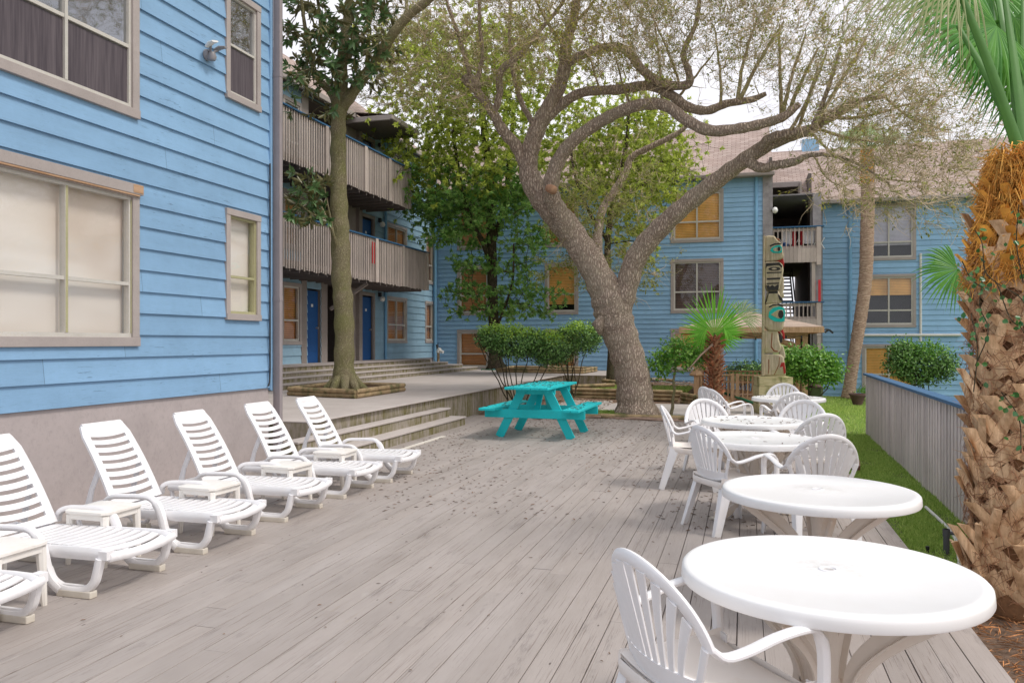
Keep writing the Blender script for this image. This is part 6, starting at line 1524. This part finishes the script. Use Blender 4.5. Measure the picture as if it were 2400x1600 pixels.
deco('groove', [(345, 1085), (353, 1085), (356, 1150), (350, 1200), (343, 1200), (348, 1150)], m_tbrown, .165, .004); deco('groove', [(440, 1064), (446, 1064), (440, 1130), (400, 1210), (394, 1208), (434, 1128)], m_tbrown, .165, .004)
deco('wing_mark', [(444, 1150), (458, 1110), (484, 1108), (496, 1190), (480, 1205), (470, 1140)], m_tred, .165, .012)
pl = empty('timber_plinth', (plx, ply, -.1), R(10), 'block of stacked greenish timbers carrying the totem pole', 'plinth')
rows = [(-.15, .05), (.05, .24), (.24, .43), (.43, .62), (.62, .83)]
for i, (z0, z1) in enumerate(rows):
    q = MB(); sgn = i % 2
    if sgn: q.box(-.37, -.16, -.33, .33, z0 + .1, z1 + .095); q.box(-.155, .36, -.32, .32, z0 + .1, z1 + .094)
    else: q.box(-.36, .1, -.32, .32, z0 + .1, z1 + .095); q.box(.105, .35, -.33, .33, z0 + .1, z1 + .094)
    q.build('timber', m_plinth, pl, bevel=.008)

# ---------------------------------------------------------------- small things
bn = empty('plant_pot', (xC(1912, 28), 28, -.42), 0, 'dull green square bin with dark cloth stuffed in it by the blue wall', 'bin')
q = MB(); q.sweep([(0, 0, 0), (0, 0, .05), (0, 0, .48), (0, 0, .5)], (1, 0, 0), [.34, .36, .46, .5], [.34, .36, .46, .5], 16, 8); q.build('body', m_bin, bn, smooth=True)
q = MB(); q.lathe([(.001, .5), (.2, .5), (.22, .56), (.12, .64), (.06, .72), (.001, .68)], (0, 0, 0), 10); c_ = q.build('cloth', m_pot, bn, smooth='all')
for v in c_.data.vertices: v.co += Vector((ru(-.05, .05), ru(-.05, .05), ru(-.04, .04)))
pp_ = empty('plant_pot', (xC(2010, 27.5), 27.5, -.42), 0, 'dark round clay pot right of the slender palm foot', 'plant pot')
q = MB(); q.lathe([(.14, 0), (.2, .2), (.24, .3), (.27, .3), (.27, .36), (.22, .36), (.2, .28), (.001, .27)], n=20); q.build('body', m_pot, pp_, smooth=True)
ip = empty('irrigation_riser', tuple(Vector((*pxy(2218, 1300, -.12), -.14))), 0, 'dark grey upright pipe in the grass between the second table and the big palm', 'pipe')
q = MB(); q.tube([(0, 0, 0), (0, 0, .23)], .024, 12); q.tube([(0, 0, .17), (0, 0, .23)], .028, 12); q.build('pipe', m_pipe, ip, smooth=True); q = MB(); q.tube([(.02, 0, .2), (.06, -.01, .2)], .014, 8); q.build('clip', m_pipe, ip)
ip = empty('sprinkler_head', tuple(Vector((*pxy(2174, 1298, -.12), -.14))), 0, 'short black sprinkler head in the grass left of the grey upright pipe', 'sprinkler')
q = MB(); q.tube([(0, 0, 0), (0, 0, .06)], .009, 8); q.tube([(0, 0, .06), (0, 0, .085)], .015, 8); q.build('head', m_black, ip)
q = MB(); pth = smooth_path([(*pxy(2170, 1195, -.1), -.07), (*pxy(2215, 1235, -.1), -.08), (*pxy(2240, 1270, -.1), -.08), (*pxy(2250, 1330, -.1), -.09)], 6); q.tube(pth, .016, 8)
tag(q.build('ground_pipe', m_pvc, smooth=True), 'thin white pipe lying along the foot of the fence by the big palm', 'pipe')
q = MB(); pth = smooth_path([(-1.4, 24.5, .28), (-.8, 23.2, .22), (-.3, 22.4, .12), (.2, 21.6, .0), (.4, 21.0, -.05)], 8); q.tube(pth, .03, 8); q.tube([(p[0], p[1] + .12, p[2] + .01) for p in pth], .03, 8)
tag(q.build('garden_hose', m_hose, smooth=True), 'green hose lying over the bank between the oak and the gazebo', 'hose')
q = MB(); pth = smooth_path([(-3.6, 27.5, .55), (-3.2, 26.2, .45), (-2.8, 25.3, .42), (-2.2, 24.7, .35), (-1.6, 24.6, .3)], 6); q.tube([tuple(p) for p in pth], .02, 6)
tag(q.build('cable', m_pvc, smooth=True), 'pale cable snaking along the bank behind the oak', 'cable')
q = MB(); pth = smooth_path([(XB + 2.3, 28.6, .53), (-9.6, 28.9, .53), (-9.2, 28.6, .53), (-8.6, 28.9, .53)], 6); q.tube([tuple(p) for p in pth], .025, 6)
tag(q.build('garden_hose', m_hose, smooth=True), 'green hose on the terrace in the corner by the back building', 'hose')
q = MB()
for k in range(6):
    a = ru(0, 6.28); p0 = Vector((-4.75 + ru(-.1, .3), 16.6 + ru(-.2, .2), .02)); pts = [tuple(p0)]
    for s in range(5): a += ru(-.5, .5); p0 = p0 + Vector((abs(math.cos(a)) * .35, math.sin(a) * .14, ru(-.03, .03))); p0.z = max(.0, min(.1, p0.z)); pts.append(tuple(p0))
    q.tube(smooth_path(pts, 4), .02, 7, jit=.1)
for k in range(7):
    p0 = Vector((-2.5 + ru(-.5, .2), 16.35 + ru(-.05, .1), .01)); pts = [tuple(p0)]
    for s in range(4): p0 = p0 + Vector((ru(.2, .4), ru(-.1, .05), 0)); pts.append((p0.x, p0.y, ru(0, .04)))
    q.tube(smooth_path(pts, 4), .014, 6, jit=.1)
rt = q.build('tree_roots', m_roots, smooth='all'); tag(rt, 'pale gnarled surface roots creeping over the end of the deck by the picnic table', 'roots')
# brick heap/border beside the farthest table
GB = 'red bricks of the border right of the far tables'
bq = MB(); bq.box(-.1, .1, -.05, .05, 0, .065); b0 = bq.build('brick', m_brick, bevel=.005); first = True
for i in range(18):
    t = i / 17; x_ = 1.34 + .06 * math.sin(i * 3); y_ = 14.9 - 3.6 * t; o = b0 if first else b0.copy()
    if not first: COL.objects.link(o)
    first = False; o.location = (x_ + ru(-.03, .03), y_, -.06 + ru(0, .02)); o.rotation_euler = (ru(-.08, .08), ru(-.3, .05), R(75) + ru(-.3, .3)); tag(o, 'red brick in the border between the far tables and the grass', 'brick', GB)
# leaves on tables and chairs are litter: one stuff object per kind
def scatter(n, fn, L, W, mat, name, lab=None, cat=None, tilt=.35):
    P_, D_, N_ = [], [], []
    for _ in range(n): P_.append(fn()); a = ru(0, 6.283); D_.append((math.cos(a), math.sin(a), ru(-.1, .25))); N_.append((ru(-tilt, tilt), ru(-tilt, tilt), 1))
    k = len(P_); o = leaf_mesh(name, P_, D_, N_, np.random.uniform(L * .5, L * 1.3, k), np.random.uniform(W * .5, W * 1.3, k), mat, None, .2, .1); return tag(o, lab, cat, None, 'stuff')
def deckp():
    while True:
        y = 16.4 - 9.5 * rnd() ** 1.6; x = ru(-5.0, 1.15)
        if rnd() < .25 + .75 * (math.sin(x * 2.1 + y) * .5 + .5): return (x, y, .006)
scatter(2600, deckp, .05, .014, m_litter, 'leaf_litter', 'dry brown leaves scattered over the far end of the deck', 'leaf litter')
scatter(80, lambda: (ru(-4.5, 1.1), ru(3.2, 8), .005), .03, .008, m_litter, 'leaf_litter', 'sparse tiny leaf specks on the near boards of the deck', 'leaf litter')
def onT(c, rmin=0, rmax=.5): a = ru(0, 6.283); r = math.sqrt(ru(rmin ** 2, rmax ** 2)); return (c[0] + r * math.cos(a), c[1] + r * math.sin(a), .728)
scatter(90, lambda: onT(T5) if rnd() < .6 else onT(T4), .05, .013, m_litter, 'leaf_litter', 'dry leaves lying on the two farthest white tables', 'leaf litter')
scatter(14, lambda: onT(T3, .3, .5), .04, .012, m_litter, 'leaf_litter', 'few dry leaves on the third white table', 'leaf litter')
scatter(150, lambda: (-3.33 + ru(-.34, .36), 13.35 + ru(-1.0, .95), .872) if rnd() < .6 else (-3.33 + random.choice([-1, 1]) * ru(.58, .8), 13.35 + ru(-.9, .9), .516), .06, .02, m_litter, 'leaf_litter', 'dry leaves lying on the turquoise picnic table', 'leaf litter')
scatter(3500, lambda: (ru(1.25, 2.6), ru(2.5, 5.9), -.10 + ru(0, .03)), .09, .006, m_straw, 'pine_straw', 'orange brown straw and bark litter at the foot of the big palm', 'straw', .8)
scatter(2500, lambda: (ru(-5.5, -3.2), ru(16.7, 21.8), ground_z(-4.5, 19) + ru(0, .05)), .07, .025, m_litterp, 'leaf_litter', 'dead leaves covering the bed behind the picnic table', 'leaf litter', .8)
scatter(1400, lambda: (ru(-4.5, -.8), ru(22.2, 28.5), .16 + ru(0, .05)), .07, .03, m_litterp, 'leaf_litter', 'dead leaves on the bank behind the oak', 'leaf litter', .8)
def grass(n, fn, h, name, lab):
    P_ = np.array([fn() for _ in range(n)]); D_ = np.random.randn(n, 3) * .45; D_[:, 2] = 1; N_ = np.random.randn(n, 3); N_[:, 2] = .2
    return tag(leaf_mesh(name, P_, D_, N_, np.random.uniform(.5, 1.3, n) * h, np.random.uniform(.6, 1.2, n) * h * .16, m_grassb, None, 0, .35), lab, 'grass', None, 'stuff')
def gp1():
    
    while True:
        y = 6.0 + 9.7 * rnd() ** 1.3; x = ru(1.23, 1.9 + (y - 4) * .025)
        if math.sin(x * 9 + y * 2.3) + math.sin(y * 5.1 - x * 4) + ru(-1.2, 1.2) > -1.0: break
    return (x, y, ground_z(x, y) - .005)
def gp2():
    y = ru(15, 32); x = ru(1.2, 9); return (x, y, ground_z(x, y) - .01)
grass(42000, gp1, .05, 'grass', 'strip of short green grass between the deck and the slat fence')
grass(36000, gp2, .09, 'grass', 'green lawn between the gazebo and the right hand building')
grass(9000, lambda: (ru(-3.3, -2.0), ru(16.75, 17.5), .0), .09, 'grass', 'bright green grass tuft at the left foot of the oak')
grass(2500, lambda: (ru(-1.5, .2), ru(16.7, 17.15), -.02), .07, 'grass', 'grass tufts behind the deck end timber right of the oak')
grass(7000, lambda: (ru(-4.2, -1.5), ru(22.3, 24.6), .2), .08, 'grass', 'grass growing on the bank behind the stacked timbers')

# ---------------------------------------------------------------- camera, light, world
cam = bpy.data.objects.new('camera', bpy.data.cameras.new('camera')); COL.objects.link(cam); sc.camera = cam
cam.location = (0, 0, CH); cam.rotation_euler = (R(90), 0, PSI); cam.data.sensor_width = 36; cam.data.lens = F / 2400 * 36; cam.data.clip_end = 2000; cam.data.clip_start = .05
el, az = R(54), R(95)     # sun height and compass direction (from +Y clockwise)
sd = Vector((math.sin(az) * math.cos(el), math.cos(az) * math.cos(el), math.sin(el)))
sun = bpy.data.objects.new('sun', bpy.data.lights.new('sun', 'SUN')); COL.objects.link(sun); sun.data.energy = 2.0; sun.data.angle = R(13); sun.data.color = (1, .95, .88)
sun.rotation_euler = (-sd).to_track_quat('-Z', 'Y').to_euler()
w = bpy.data.worlds.new('World'); sc.world = w; w.use_nodes = True; nt = w.node_tree; bg = nt.nodes['Background']
sky = nt.nodes.new('ShaderNodeTexSky'); sky.sky_type = 'NISHITA'; sky.sun_disc = False; sky.sun_elevation = el; sky.sun_rotation = az; sky.dust_density = 3
tc = nt.nodes.new('ShaderNodeTexCoord'); nz = nt.nodes.new('ShaderNodeTexNoise'); nz.inputs['Scale'].default_value = 2.2; nz.inputs['Detail'].default_value = 6; nt.links.new(tc.outputs['Generated'], nz.inputs['Vector'])
rp = nt.nodes.new('ShaderNodeValToRGB'); rp.color_ramp.elements[0].position = .35; rp.color_ramp.elements[0].color = (8.5, 8.35, 8.9, 1); rp.color_ramp.elements[1].position = .7; rp.color_ramp.elements[1].color = (10.6, 10.4, 10.6, 1)
nt.links.new(nz.outputs['Fac'], rp.inputs['Fac'])
mx = nt.nodes.new('ShaderNodeMix'); mx.data_type = 'RGBA'; mx.inputs[0].default_value = .9; nt.links.new(sky.outputs[0], mx.inputs[6]); nt.links.new(rp.outputs[0], mx.inputs[7]); nt.links.new(mx.outputs[2], bg.inputs['Color']); bg.inputs['Strength'].default_value = .125
sc.view_settings.view_transform = 'Standard'; sc.view_settings.look = 'None'; sc.view_settings.exposure = 0
